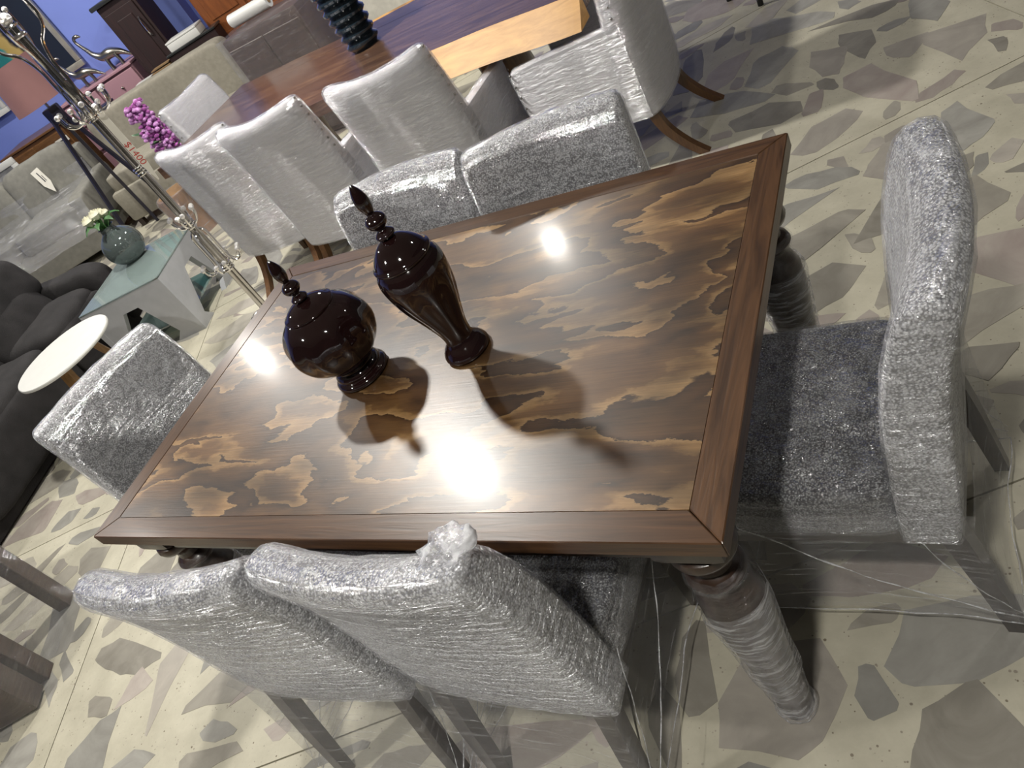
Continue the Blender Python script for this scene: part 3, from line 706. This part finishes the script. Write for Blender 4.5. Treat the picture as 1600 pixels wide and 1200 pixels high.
# ================================================================ COFFEE TABLE, VASE OF ROSES, SIDE TABLE
def coffee_table():
    a = R_(19); p = Vector((-2.91, 1.435, 0)); ux = Vector((math.cos(a), math.sin(a), 0)); uy = Vector((-math.sin(a), math.cos(a), 0))
    w_, d = .64, .64; c = p-ux*w_/2+uy*d/2
    t = thing('coffee_table', 'square grey coffee table with glass top and cut-out sides', 'coffee table', c, a)
    H = .405
    obj('glass_top', BX(0, 0, H+.005, w_, d, .010, bev=.002, seg=1), MT['glass'], t, smooth=False)
    def side(m):
        # one side: top band, wide slanted posts, triangular openings
        for poly in ([(-w_/2, H), (w_/2, H), (w_/2, H-.10), (-w_/2, H-.10)], [(w_/2, H-.1), (w_/2, 0), (.10, 0), (.16, .06), (.06, H-.1)], [(-w_/2, H-.1), (-.06, H-.1), (-.22, .06), (-.16, 0), (-w_/2, 0)]):
            bm = bmesh.new(); prism(bm, poly if poly[0][0] < 0 and poly[1][0] > 0 else poly, -.02, .02)
            T = m @ Matrix.Translation((0, -d/2+.021, 0)) @ Matrix.Rotation(R_(90), 4, 'X')
            bm.transform(T); obj('side_panel', bm, MT['coffee'], t, smooth=False)
    for k in range(4): side(Matrix.Rotation(math.pi/2*k, 4, 'Z'))
    obj('glass_shelf', BX(0, 0, .10, w_-.09, d-.09, .008), MT['glass'], t, smooth=False)
    # vase
    q = at(205, 408, H+.01)
    v = thing('flower_vase', 'round smoked glass vase with cream roses on the grey coffee table', 'vase', (q.x+.02, q.y+.03, H+.0105))
    bm = bmesh.new(); lathe(bm, dense([(.045, 0), (.085, .012), (.122, .06), (.130, .11), (.115, .165), (.075, .205), (.052, .222), (.050, .245), (.056, .252), (.050, .252), (.045, .235), (.068, .200), (.108, .16), (.122, .11), (.115, .065), (.08, .02), (.0, .012)]), 36, cap=False); obj('glass_body', bm, MT['smoke'], v)
    rnd = random.Random(5)
    for k, (x, y, z, r) in enumerate([(-.05, -.03, .33, .046), (.04, -.02, .35, .044), (-.01, .04, .33, .042), (-.075, .03, .31, .034), (.03, .05, .32, .03)]):
        bm = bmesh.new()
        for i in range(11):
            aa = i*2.4; rr = r*(.25+.75*i/11); h = r*(1.1-.5*i/11)
            rows = []
            for u in range(6):
                f = u/5; th = aa+(f-.5)*1.9; bul = rr*(1-.1*abs(f-.5))
                rows.append([Vector((bul*.55*math.cos(th), bul*.55*math.sin(th), -h*.7)), Vector((bul*1.05*math.cos(th), bul*1.05*math.sin(th), 0)), Vector((bul*.92*math.cos(th), bul*.92*math.sin(th), h*.75*math.sin(math.pi*(.15+.7*f))))])
            loft(bm, rows, cap=False, closed=False)
        b = obj('rose', bm, MT['rose'], v); b.location = (x, y, z)
        bm = bmesh.new(); tube(bm, [(0, 0, -r*.6), (-x*.6, -y*.6, .22-z), (-x*.9, -y*.9, .05-z)], .003, 6); obj('stem', bm, MT['leaf'], b)
    for i in range(7):
        aa = i*.9; bm = bmesh.new(); h = Vector((math.cos(aa), math.sin(aa), 0)); s = Vector((-math.sin(aa), math.cos(aa), 0))
        rows = [[h*(.02+.11*f)+Vector((0, 0, .245+.06*math.sin(f*2.6)))+s*w2, h*(.02+.11*f)+Vector((0, 0, .252+.06*math.sin(f*2.6))), h*(.02+.11*f)+Vector((0, 0, .245+.06*math.sin(f*2.6)))-s*w2] for f, w2 in ((0, .003), (.3, .02), (.6, .024), (.85, .012), (1, .001))]
        loft(bm, rows, cap=False, closed=False); obj('leaf', bm, MT['leaf'], v)
coffee_table()
def side_table():
    c = at(98, 550, .50)
    t = thing('side_table', 'round white side table on splayed oak legs', 'side table', (c.x, c.y, 0))
    bm = bmesh.new(); lathe(bm, [(.26, .482), (.278, .486), (.28, .492), (.28, .498), (.277, .502)], 64); obj('table_top', bm, MT['whitelac'], t)
    for k in range(3):
        a = 2*math.pi*k/3-1.0; h = Vector((math.cos(a), math.sin(a), 0)); s = Vector((-math.sin(a), math.cos(a), 0)); bm = bmesh.new()
        loft(bm, [[h*(d-.018)+s*.024+Vector((0, 0, z)), h*(d+.018)+s*.024+Vector((0, 0, z)), h*(d+.018)-s*.024+Vector((0, 0, z)), h*(d-.018)-s*.024+Vector((0, 0, z))] for d, z in ((.24, 0), (.12, .482))])
        obj('leg', bm, MT['oak'], t, smooth=False)
    bm = bmesh.new(); box(bm, 0, 0, .46, .22, .05, .03); obj('brace', bm, MT['oak'], t, smooth=False)
side_table()
# ================================================================ DARK RECLINER SOFA
def dark_sofa():
    a = math.atan2(.956, -.292); P0 = Vector((-3.26, -.065, 0))
    t = thing('recliner_sofa', 'charcoal fabric recliner sofa with puffy pads at the left edge', 'sofa', P0, a)
    # local x runs along the sofa, local y points to its back
    def cu(name, c, s, e, wob=.012, sd=0, rx=0):
        bm = bmesh.new(); m = Matrix.Translation(c) @ Matrix.Rotation(R_(rx), 4, 'X'); cushion(bm, (0, 0, 0), s, e, 44, 20, wob, m, sd); return obj(name, bm, MT['charcoal'], t)
    obj('base', BX(.3, .43, .13, 3.1, .82, .24, bev=.02), MT['charcoal'], t)
    for k, x in enumerate((-.65, .55)):
        cu('seat_pad', (x, .26, .34), (1.2, .56, .26), .45, .012, k)
        cu('foot_pad', (x, .03, .24), (1.2, .14, .34), .45, .010, k+3)
        cu('back_pad', (x, .47, .46), (1.2, .24, .34), .5, .014, k+5, -20)
        cu('head_pad', (x, .64, .63), (1.22, .40, .38), .5, .016, k+8, -15)
    x = 1.45
    cu('seat_pad', (x, .26, .34), (.60, .56, .26), .45, .012, 9); cu('back_pad', (x, .45, .46), (.62, .24, .34), .5, .014, 11, -20)
    cu('head_pad', (x+.08, .60, .63), (.72, .40, .38), .5, .016, 12, -15); cu('foot_pad', (x, .03, .24), (.6, .14, .34), .45, .01, 13)
    cu('armrest', (1.86, .40, .27), (.22, .86, .50), .40, .014, 15)
    cu('armrest', (-1.36, .40, .29), (.22, .86, .52), .40, .014, 16)
dark_sofa()
# ================================================================ WRAPPED DARK CHAIR AT THE LEFT EDGE
def wrapped_stool():
    p1 = at(112, 932, 0); p2 = at(78, 1050, 0); d = (p2-p1); a = math.atan2(d.y, d.x)
    t = thing('dark_chair', 'dark brown chair bound in clear film, cut off by the left edge', 'chair', p1, a)
    wd = d.length
    for (x, y) in ((.02, -.02), (wd, -.02), (.02, -.46), (wd, -.46)):
        obj('leg', BX(x, y, .225, .075, .06, .45, bev=.003, seg=1), MT['umber'], t, smooth=False)
    bm = bmesh.new(); cushion(bm, (wd/2+.01, -.24, .50), (wd+.10, .54, .12), .2); obj('seat', bm, MT['charcoal'], t)
    obj('panel', BX(wd+.12, -.24, .40, .10, .50, .78, bev=.01), MT['umber'], t)
    bm = bmesh.new(); rows = []
    for z in (.005, .06, .14, .25, .36, .46, .57):
        row = []
        for (xa, ya, xb, yb) in ((-.014, .014, wd+.20, .014), (wd+.20, .014, wd+.20, -.50), (wd+.20, -.50, -.014, -.50), (-.014, -.50, -.014, .014)):
            for k in range(10):
                f = k/10; q = Vector((xa*(1-f)+xb*f, ya*(1-f)+yb*f, z)); q += .008*noise.noise_vector(q*14); q.z = max(q.z, .004); row.append(q)
        rows.append(row)
    loft(bm, rows, cap=False); obj('plastic_wrap', bm, MT['film_thin'], t, ang=180)
wrapped_stool()
# ================================================================ SOFAS ALONG THE BACK WALL
def back_sofas():
    a = R_(20); p = Vector((-4.40, 4.55, 0))
    t = thing('sofa', 'beige linen sofa with a high plain back behind the live edge table', 'sofa', p, a)
    # local x along, -y to the front; right end at x=0
    obj('base', BX(-.76, -.40, .22, 1.5, .74, .30, bev=.03), MT['beige'], t)
    bm = bmesh.new(); cushion(bm, (-.78, -.10, .57), (1.62, .24, .70), .16, 48, 24, .006); obj('backrest', bm, MT['beige'], t)
    bm = bmesh.new(); cushion(bm, (-.76, -.48, .42), (1.46, .52, .18), .2, 40, 18, .008); obj('seat_cushion', bm, MT['beige'], t)
    for x in (-.1, -1.46):
        for y in (-.1, -.72): obj('leg', BX(x, y, .035, .05, .05, .07), MT['chairleg'], t, smooth=False)
    a = R_(32); p = Vector((-6.06, 3.84, 0))
    t = thing('sofa', 'grey linen sofa with plump back cushions, film spread over its seat', 'sofa', p, a)
    obj('base', BX(-1.1, -.48, .22, 2.2, .92, .30, bev=.03), MT['greysofa'], t)
    obj('back_frame', BX(-1.1, -.06, .50, 2.2, .16, .62, bev=.04), MT['greysofa'], t)
    cs = []
    for k in range(3):
        bm = bmesh.new(); m = Matrix.Translation((-.40-.72*k, -.24, .66)) @ Matrix.Rotation(R_(-10), 4, 'X'); cushion(bm, (0, 0, 0), (.74, .26, .54), .38, 36, 18, .014, m, k); cs.append(obj('back_cushion', bm, MT['greysofa'], t))
        bm = bmesh.new(); cushion(bm, (-.40-.72*k, -.62, .43), (.72, .68, .20), .22, 36, 18, .010, None, k); s = obj('seat_cushion', bm, MT['greysofa'], t)
    bm = bmesh.new(); cushion(bm, (-.02, -.48, .40), (.18, .92, .34), .25); obj('armrest', bm, MT['greysofa'], t)
    bm = bmesh.new(); secs = []
    for i in range(24):
        x = -2.2+2.25*i/23; row = []
        for y, z in ((-.36, .72), (-.37, .60), (-.44, .555), (-.62, .552), (-.80, .552), (-.95, .54), (-1.0, .46), (-1.01, .25)):
            q = Vector((x, y, z)); row.append(q+.012*noise.noise_vector(q*7))
        secs.append(row)
    loft(bm, secs, cap=False, closed=False); f = obj('plastic_sheet', bm, MT['film_skirt'], t, ang=180)
    tg = thing('price_tag', 'pointed paper price tag on the grey sofa back cushion', 'tag', p, a)
    T = Matrix.Translation((-.36, -.402, .75)) @ Matrix.Rotation(R_(80), 4, 'X') @ Matrix.Rotation(R_(8), 4, 'Z')
    bm = bmesh.new(); prism(bm, [(-.045, .10), (-.045, -.05), (0, -.15), (.045, -.05), (.045, .10)], -.001, .001); bm.transform(T); obj('paper', bm, MT['paper'], tg, smooth=False)
    bm = bmesh.new(); box(bm, 0, .02, .0016, .010, .10, .0008); box(bm, .018, .0, .0016, .006, .06, .0008); bm.transform(T); obj('writing', bm, MT['ink'], tg, smooth=False)
    for k in range(2):
        for y in (-.1, -.88): obj('leg', BX(-.1-2.0*k, y, .035, .05, .05, .07), MT['chairleg'], t, smooth=False)
back_sofas()
# ================================================================ TRIPOD LAMP
def tripod_lamp():
    x, y = -5.07, 3.16
    t = thing('floor_lamp', 'pink drum shade floor lamp on a black tripod before the sofas', 'lamp', (x, y, 0), R_(10))
    for k in range(3):
        a = 2*math.pi*k/3+.2; h = Vector((math.cos(a), math.sin(a), 0)); s = Vector((-math.sin(a), math.cos(a), 0)); bm = bmesh.new()
        loft(bm, [[h*(d-.014)+s*.014+Vector((0, 0, z)), h*(d+.014)+s*.014+Vector((0, 0, z)), h*(d+.014)-s*.014+Vector((0, 0, z)), h*(d-.014)-s*.014+Vector((0, 0, z))] for d, z in ((.30, 0), (.045, 1.20))])
        obj('leg', bm, MT['black'], t, smooth=False)
    bm = bmesh.new(); lathe(bm, [(.07, 1.10), (.075, 1.11), (.075, 1.22), (.07, 1.23)], 6); obj('hub', bm, MT['black'], t)
    bm = bmesh.new(); tube(bm, [(0, 0, 1.22), (0, 0, 1.36)], .012, 10); obj('pole', bm, MT['chrome'], t)
    bm = bmesh.new(); lathe(bm, [(.235, 1.28), (.20, 1.62), (.196, 1.62), (.231, 1.28)], 48, cap=False); obj('lamp_shade', bm, MT['shade'], t)
    bm = bmesh.new(); ball(bm, (0, 0, 1.42), .035, 12, (1, 1, 1.3)); obj('bulb', bm, MT['whitelac'], t)
tripod_lamp()
# ================================================================ THINGS ALONG THE BACK WALL
WT = Matrix.Translation(W0) @ Matrix.Rotation(TH, 4, 'Z')
def wthing(name, label, cat, s, off, z=0, group=None):
    p = W0+E1*s-E2*off; return thing(name, label, cat, (p.x, p.y, z), TH, group)
def wall_things():
    # dark wardrobe with a bowed handle
    s0, zt = onwall(150, 17, .5); s1, _ = onwall(212, 0, .5)
    wd = s1-s0
    t = wthing('wardrobe', 'dark mahogany wardrobe with black top against the blue wall', 'wardrobe', (s0+s1)/2, .27)
    obj('body', BX(0, 0, zt/2, wd, .46, zt, bev=.004, seg=1), MT['mahog'], t, smooth=False)
    obj('crown', BX(0, -.01, zt+.02, wd+.08, .52, .04, bev=.012), MT['mahog_top'], t)
    d = obj('door', BX(0, -.236, zt*.55, wd-.06, .018, zt*.8, bev=.004, seg=1), MT['mahog'], t, smooth=False)
    obj('door_panel', BX(0, -.248, zt*.55, wd-.20, .012, zt*.8-.16, bev=.005, seg=1), MT['mahog'], d, smooth=False)
    sh, zh = onwall(233, 37, .52); bm = bmesh.new()
    x = wd/2-.075; tube(bm, smooth_path([(x, -.246, zh+.09), (x, -.272, zh+.05), (x, -.272, zh-.05), (x, -.246, zh-.09)], 5), .008, 8); obj('handle', bm, MT['chrome_b'], d)
    # pink chest of drawers with two long-necked silver animals
    f = .50; sl, zl = onwall(118, 149, f); sr, zr = onwall(203, 98, f); z = (zl+zr)/2
    sl -= .25
    t = wthing('dresser', 'pink painted dresser beside the dark wardrobe', 'dresser', (sl+sr)/2, f/2)
    w_ = sr-sl
    obj('body', BX(0, .01, z/2-.012, w_-.03, f-.06, z-.024), MT['pinkpaint'], t, smooth=False)
    obj('top', BX(0, 0, z-.012, w_, f, .024, bev=.004, seg=1), MT['pinkpaint'], t, smooth=False)
    for r in range(3):
        for c in (-1, 1):
            d = obj('drawer', BX(c*w_/4, -f/2+.018, z-.15-r*.25, w_/2-.05, .022, .21, bev=.004, seg=1), MT['pinkpaint'], t, smooth=False)
            bm = bmesh.new(); ball(bm, (c*w_/4, -f/2-.002, z-.15-r*.25), .014, 8); obj('knob', bm, MT['silver'], d)
    for k, (u, v, sc, lab) in enumerate(((186, 96, 1.0, 'larger long-necked silver dinosaur figurine on the pink dresser'), (148, 119, .86, 'smaller long-necked silver dinosaur figurine, nearer the coat rack'))):
        s, _ = onwall(u, v, f-.12); s -= (.05 if k == 0 else .09)
        g = wthing('dinosaur_figurine', lab, 'figurine', s, f-.16, z+.001, 'silver figurines on the pink dresser'); g.scale = (sc*.86,)*3
        bm = bmesh.new(); ps = smooth_path([(.24, 0, .015), (.20, 0, .05), (.12, 0, .12), (.02, 0, .155), (-.08, 0, .16), (-.15, 0, .22), (-.19, 0, .31), (-.225, 0, .40), (-.215, 0, .445), (-.17, 0, .45), (-.135, 0, .43)], 5)
        rs = smooth_path([(.008, 0, 0), (.018, 0, 0), (.036, 0, 0), (.056, 0, 0), (.050, 0, 0), (.032, 0, 0), (.022, 0, 0), (.017, 0, 0), (.017, 0, 0), (.021, 0, 0), (.008, 0, 0)], 5)
        tube(bm, ps, [q.x for q in rs], 12); obj('body', bm, MT['silver'], g)
        for lx, ly in ((-.07, .028), (-.05, -.028), (.05, .028), (.07, -.028)):
            bm = bmesh.new(); tube(bm, [(lx, ly, .13), (lx*1.15, ly*1.2, .06), (lx*1.1, ly*1.3, .0)], [.024, .017, .019], 8); obj('leg', bm, MT['silver'], g)
    # framed painting, teal gold and black
    sr, zb = onwall(134, 100, .05); sr2, zt = onwall(62, -25, .05)
    W_, H_ = .92, 1.15
    t = wthing('framed_painting', 'abstract painting in teal gold and black in a silver frame', 'painting', sr-W_/2, .03, zb)
    m, nt, p, o = nm('abstract_canvas'); co = coords(nt); n = N(nt, 'ShaderNodeTexNoise', Scale=4, Detail=5); L(nt, co, n.inputs['Vector'])
    sx = N(nt, 'ShaderNodeSeparateXYZ'); L(nt, co, sx.inputs[0]); ad = N(nt, 'ShaderNodeMath', operation='MULTIPLY_ADD'); L(nt, n.outputs[0], ad.inputs[0]); ad.inputs[1].default_value = .3; L(nt, sx.outputs[0], ad.inputs[2])
    r = ramp(nt, ad.outputs[0], [(.0, (.02, .16, .16)), (.02, (.03, .22, .21)), (.04, (.38, .27, .08)), (.12, (.42, .31, .11)), (.15, (.012, .014, .022)), (.6, (.01, .016, .03))]); L(nt, r.outputs[0], p.inputs['Base Color']); p.inputs['Roughness'].default_value = .4
    obj('canvas', BX(0, 0, H_/2, W_-.10, .02, H_-.10), m, t, smooth=False)
    for (cx, cz, sx_, sz_) in ((0, .03, W_, .06), (0, H_-.03, W_, .06), (-W_/2+.03, H_/2, .06, H_-.12), (W_/2-.03, H_/2, .06, H_-.12)):
        obj('frame_rail', BX(cx, -.012, cz, sx_, .04, sz_, bev=.008), plain('frame_silver', (.38, .36, .31), .35, metal=.4), t)
    # white framed picture behind the lamp shade
    s, zz = onwall(17, 172, .05)
    t = wthing('framed_picture', 'white framed picture on the blue wall behind the pink shade', 'picture', s-.5, .045, zz)
    obj('print', BX(0, 0, .28, .96, .016, .52), plain('grey_print', (.33, .38, .37), .3, scale=3, var=.3), t, smooth=False)
    for (cx, cz, sx_, sz_) in ((0, .025, 1.0, .05), (0, .535, 1.0, .05), (-.475, .28, .05, .46), (.475, .28, .05, .46)):
        obj('frame_rail', BX(cx, -.01, cz, sx_, .035, sz_, bev=.005), MT['whitelac'], t)
    # orange cupboard
    s0, z0 = onwall(337, 55, .45); s1, _ = onwall(400, 15, .45)
    t = wthing('cupboard', 'orange wood cupboard with panelled door beyond the wrapped brown cabinet', 'cupboard', s0+.45, .25)
    obj('body', BX(0, 0, .95, .9, .44, 1.9, bev=.004, seg=1), MT['orange'], t, smooth=False)
    for c in (-1, 1):
        d = obj('door', BX(c*.22, -.23, .95, .42, .02, 1.8, bev=.004, seg=1), MT['orange'], t, smooth=False)
        for zz in (.5, 1.35): obj('door_panel', BX(c*.22, -.243, zz, .30, .014, .72, bev=.006, seg=1), MT['orange'], d, smooth=False)
        bm = bmesh.new(); ball(bm, (c*.05, -.25, .95), .014, 8); obj('knob', bm, MT['silver'], d)
    # low dark cabinet with something white on it
    s0, z0 = onwall(278, 88, .75); s1, z1 = onwall(322, 58, .75)
    t = wthing('low_cabinet', 'low black cabinet beside the beige sofa back', 'cabinet', (s0+s1)/2, .62)
    wz = (z0+z1)/2+.02
    obj('body', BX(0, 0, wz/2, s1-s0+.2, .20, wz, bev=.004, seg=1), MT['mahog'], t, smooth=False); obj('top', BX(0, 0, wz+.011, s1-s0+.22, .22, .02, bev=.004, seg=1), MT['mahog_top'], t, smooth=False)
    sp, _ = onwall(300, 62, .55); p = W0+E1*sp-E2*.62
    g = thing('white_box', 'small flat white box lying on the low black cabinet', 'box', (p.x, p.y, wz+.0215), TH); obj('carton', BX(0, 0, .035, .34, .2, .07, bev=.006), MT['whitelac'], g)
    obj('lid', BX(0, 0, .078, .345, .205, .016, bev=.004), MT['whitelac'], g)
    # cardboard and white box peeping over the beige sofa
    for (u, v, c, lab, nme, sx_, sy_, sz_) in ((252, 101, 'cardboard', 'brown cardboard box behind the beige sofa back', 'cardboard_box',   .22, .12, .86), (226, 124, 'whitelac', 'flat white box standing behind the beige sofa', 'white_box', .20, .10, .86)):
        s, z = onwall(u, v, .62); p = W0+E1*s-E2*.62
        g = thing(nme, lab, 'box', (p.x, p.y, 0), TH); obj('carton', BX(0, 0, z/2-.01, sx_, sy_, z-.02, bev=.004), MT[c], g, smooth=False)
        for q in (-1, 1): obj('flap', BX(0, q*sy_*.252, z-.005, sx_-.01, sy_*.49, .008), MT[c], g, smooth=False)
    s, z = onwall(166, 165, .62); p = W0+E1*(s-.04)-E2*.62
    g = thing('navy_box', 'small navy blue box before the pink dresser', 'box', (p.x, p.y, 0), TH); obj('carton', BX(0, 0, z/2, .20, .14, z, bev=.004), MT['navy'], g, smooth=False); obj('lid', BX(0, 0, z+.011, .21, .15, .02, bev=.004), MT['navy'], g, smooth=False)
    # brown chest of drawers on the far left
    s0, z0 = onwall(4, 248, .45); s1, z1 = onwall(98, 197, .45)
    t = wthing('chest_of_drawers', 'brown wooden chest of drawers with a white tag, far left', 'chest', (s0+s1)/2, .25)
    w_ = s1-s0; z = (z0+z1)/2
    obj('body', BX(0, 0, z/2, w_, .46, z, bev=.004, seg=1), MT['chest'], t, smooth=False); obj('top', BX(0, 0, z+.012, w_+.04, .50, .022, bev=.004, seg=1), MT['chest'], t, smooth=False)
    for r in range(3):
        for c in (-1, 1):
            d = obj('drawer', BX(c*w_/4, -.236, z-.14-r*.24, w_/2-.03, .02, .21, bev=.004, seg=1), MT['chest'], t, smooth=False)
            bm = bmesh.new(); ball(bm, (c*w_/4, -.252, z-.14-r*.24), .014, 8); obj('knob', bm, MT['silver'], d)
    tg = wthing('price_tag', 'white paper tag stuck on the brown chest of drawers', 'tag', (s0+s1)/2+w_*.40, .512, z-.12)
    obj('paper', BX(0, 0, 0, .15, .003, .05), MT['paper'], tg, smooth=False); obj('writing', BX(-.01, -.002, 0, .09, .001, .012), MT['ink'], tg, smooth=False)
    s, z = onwall(10, 268, .85); p = W0+E1*(s-.12)-E2*.85
    t = thing('framed_picture', 'grey print in a white frame leaning behind the grey sofa', 'picture', (p.x, p.y, 0), TH)
    obj('print', BX(0, 0, .5, .50, .016, .96), plain('grey_print_pale', (.36, .36, .36), .4, scale=9, var=.35), t, smooth=False)
    for (cx, cz, sx_, sz_) in ((0, .03, .56, .06), (0, .97, .56, .06), (-.25, .5, .06, .88), (.25, .5, .06, .88)): obj('frame_rail', BX(cx, -.01, cz, sx_, .035, sz_, bev=.005), MT['whitelac'], t)
wall_things()
# ================================================================ WRAPPED BROWN CABINET, STUMP, FLOWERS, CHROME STOOL
def odds():
    t = thing('wrapped_cabinet', 'dark brown cabinet bound in clear film behind the live edge table', 'cabinet', (-3.30, 4.0, 0))
    b = obj('body', BX(0, 0, .48, .82, .40, .94, bev=.012), MT['umber'], t)
    for c in (-1, 1):
        d = obj('door', BX(c*.20, -.208, .46, .385, .018, .82, bev=.004, seg=1), MT['umber'], t, smooth=False)
        bm = bmesh.new(); ball(bm, (c*.03, -.225, .5), .012, 8); obj('knob', bm, MT['silver'], d)
    bm = bmesh.new(); rows = []
    for z in [i*.1+.004 for i in range(10)]+[.965]:
        row = []
        for (xa, ya, xb, yb) in ((-.43, -.25, .43, -.25), (.43, -.25, .43, .22), (.43, .22, -.43, .22), (-.43, .22, -.43, -.25)):
            for k in range(12):
                f = k/12; q = Vector((xa*(1-f)+xb*f, ya*(1-f)+yb*f, z)); n_ = .012*noise.noise_vector(q*9); n_.z = 0; row.append(q+n_)
        rows.append(row)
    loft(bm, rows); obj('plastic_wrap', bm, MT['film_thin'], t, ang=180)
    g = thing('paper_roll', 'white roll lying on the film-bound brown cabinet', 'roll', (-3.50, 4.05, .967), R_(8))
    bm = bmesh.new(); tube(bm, [(-.2, 0, .05), (.2, 0, .05)], .05, 20); obj('sheet', bm, MT['whitelac'], g); bm = bmesh.new(); tube(bm, [(-.203, 0, .05), (.203, 0, .05)], .02, 12); obj('core', bm, MT['cardboard'], g)
    t = thing('upholstered_headboard', 'cream upholstered headboard standing beyond the ribbed vase', 'headboard', (-2.35, 4.02, 0))
    bm = bmesh.new(); cushion(bm, (0, 0, .42), (.9, .16, .82), .16); obj('panel', bm, plain('cream_cloth', (.56, .54, .47), .8), t)
    for x in (-.35, .35): obj('leg', BX(x, 0, .03, .05, .05, .06), MT['chairleg'], t, smooth=False)
    # stump stool
    p = at(262, 335, 0); p = Vector((-4.15, 2.86, 0))
    t = thing('stump_stool', 'varnished tree stump stool under film behind the coat rack', 'stool', p)
    bm = bmesh.new(); rows = []
    for z, q in ((0, 1.1), (.1, .95), (.22, .9), (.33, 1.05), (.36, 1.0)):
        rows.append([((.17*q*(1+.25*noise.noise((math.cos(a)*1.7, math.sin(a)*1.7, z*3))))*math.cos(a), (.17*q*(1+.25*noise.noise((math.cos(a)*1.7, math.sin(a)*1.7, z*3))))*math.sin(a), z) for a in [2*math.pi*i/24 for i in range(24)]])
    loft(bm, rows); s = obj('trunk', bm, MT['stump'], t)
    bm = bmesh.new(); lathe(bm, [(.15, .3605), (.145, .368), (.05, .37)], 24); obj('seat_face', bm, MT['oak'], t)
    shell(s, .008, .006, 9, 1, mat=MT['film_skirt'], parent=t)
    # lilac flowers in a slim white vase
    top = at(228, 172, 1.06); bx, by = -3.60, 2.66
    t = thing('lilac_flowers', 'tall lilac flower spray in a slim white floor vase', 'flowers', (bx, by, 0))
    bm = bmesh.new(); lathe(bm, dense([(.055, 0), (.065, .02), (.06, .2), (.05, .45), (.058, .60), (.052, .60), (.04, .4), (.01, .1)]), 24); obj('vase', bm, MT['whitelac'], t)
    rnd = random.Random(8)
    for mi, nmn in (('lilac', 'blossom'), ('purple', 'blossom')):
        bm = bmesh.new()
        for i in range(190):
            z = rnd.uniform(.60, 1.06); q = .088*(1.05-abs(z-.83)/.35*.45); a = rnd.uniform(0, 6.28); rr = q*math.sqrt(rnd.random())
            ball(bm, (rr*math.cos(a), rr*math.sin(a), z), rnd.uniform(.014, .022), 5, (1, 1, .7))
        o = obj(nmn, bm, MT[mi], t, smooth=False); tag(o, kind='stuff')
    for i in range(4):
        a = 2.6+i*1.3; h = Vector((math.cos(a), math.sin(a), 0)); s = Vector((-math.sin(a), math.cos(a), 0)); bm = bmesh.new(); z = .96-.09*i
        loft(bm, [[h*(.05+.09*f)+Vector((0, 0, z+.03*f))+s*w2, h*(.05+.09*f)+Vector((0, 0, z+.008+.03*f)), h*(.05+.09*f)+Vector((0, 0, z+.03*f))-s*w2] for f, w2 in ((0, .006), (.35, .042), (.7, .038), (1, .002))], cap=False, closed=False)
        obj('leaf', bm, MT['leaf'], t)
    bm = bmesh.new(); tube(bm, [(0, 0, .3), (0, 0, 1.02)], .006, 6); obj('stem', bm, MT['leaf'], t)
    # chrome stool mostly above the frame
    f1 = at(1189, 8, 0); f2 = at(1140, 1, 0)
    d = (f2-f1); n = Vector((-d.y, d.x, 0)).normalized(); n = n if n.y > 0 else -n
    t = thing('chrome_stool', 'chrome legged stool with black rubber tips at the top edge', 'stool', f1)
    sp = d.length; dn = d.normalized(); c = dn*max(sp, .36)/2+n*.18
    ends = [Vector((0, 0, 0)), d, n*.36, d+n*.36]
    for e in ends:
        bm = bmesh.new(); k = c+(e-c)*.75; tube(bm, [e+Vector((0, 0, .02)), Vector((k.x, k.y, .45))], .011, 10); l = obj('leg', bm, MT['chrome_b'], t)
        bm = bmesh.new(); tube(bm, [e, e+Vector((0, 0, .035))], .015, 10); obj('rubber_foot', bm, MT['rubber'], l)
    bm = bmesh.new(); lathe(bm, [(.15, .45), (.18, .46), (.18, .50), (.15, .51)], 28, (c.x, c.y)); obj('seat', bm, MT['charcoal'], t)
odds()
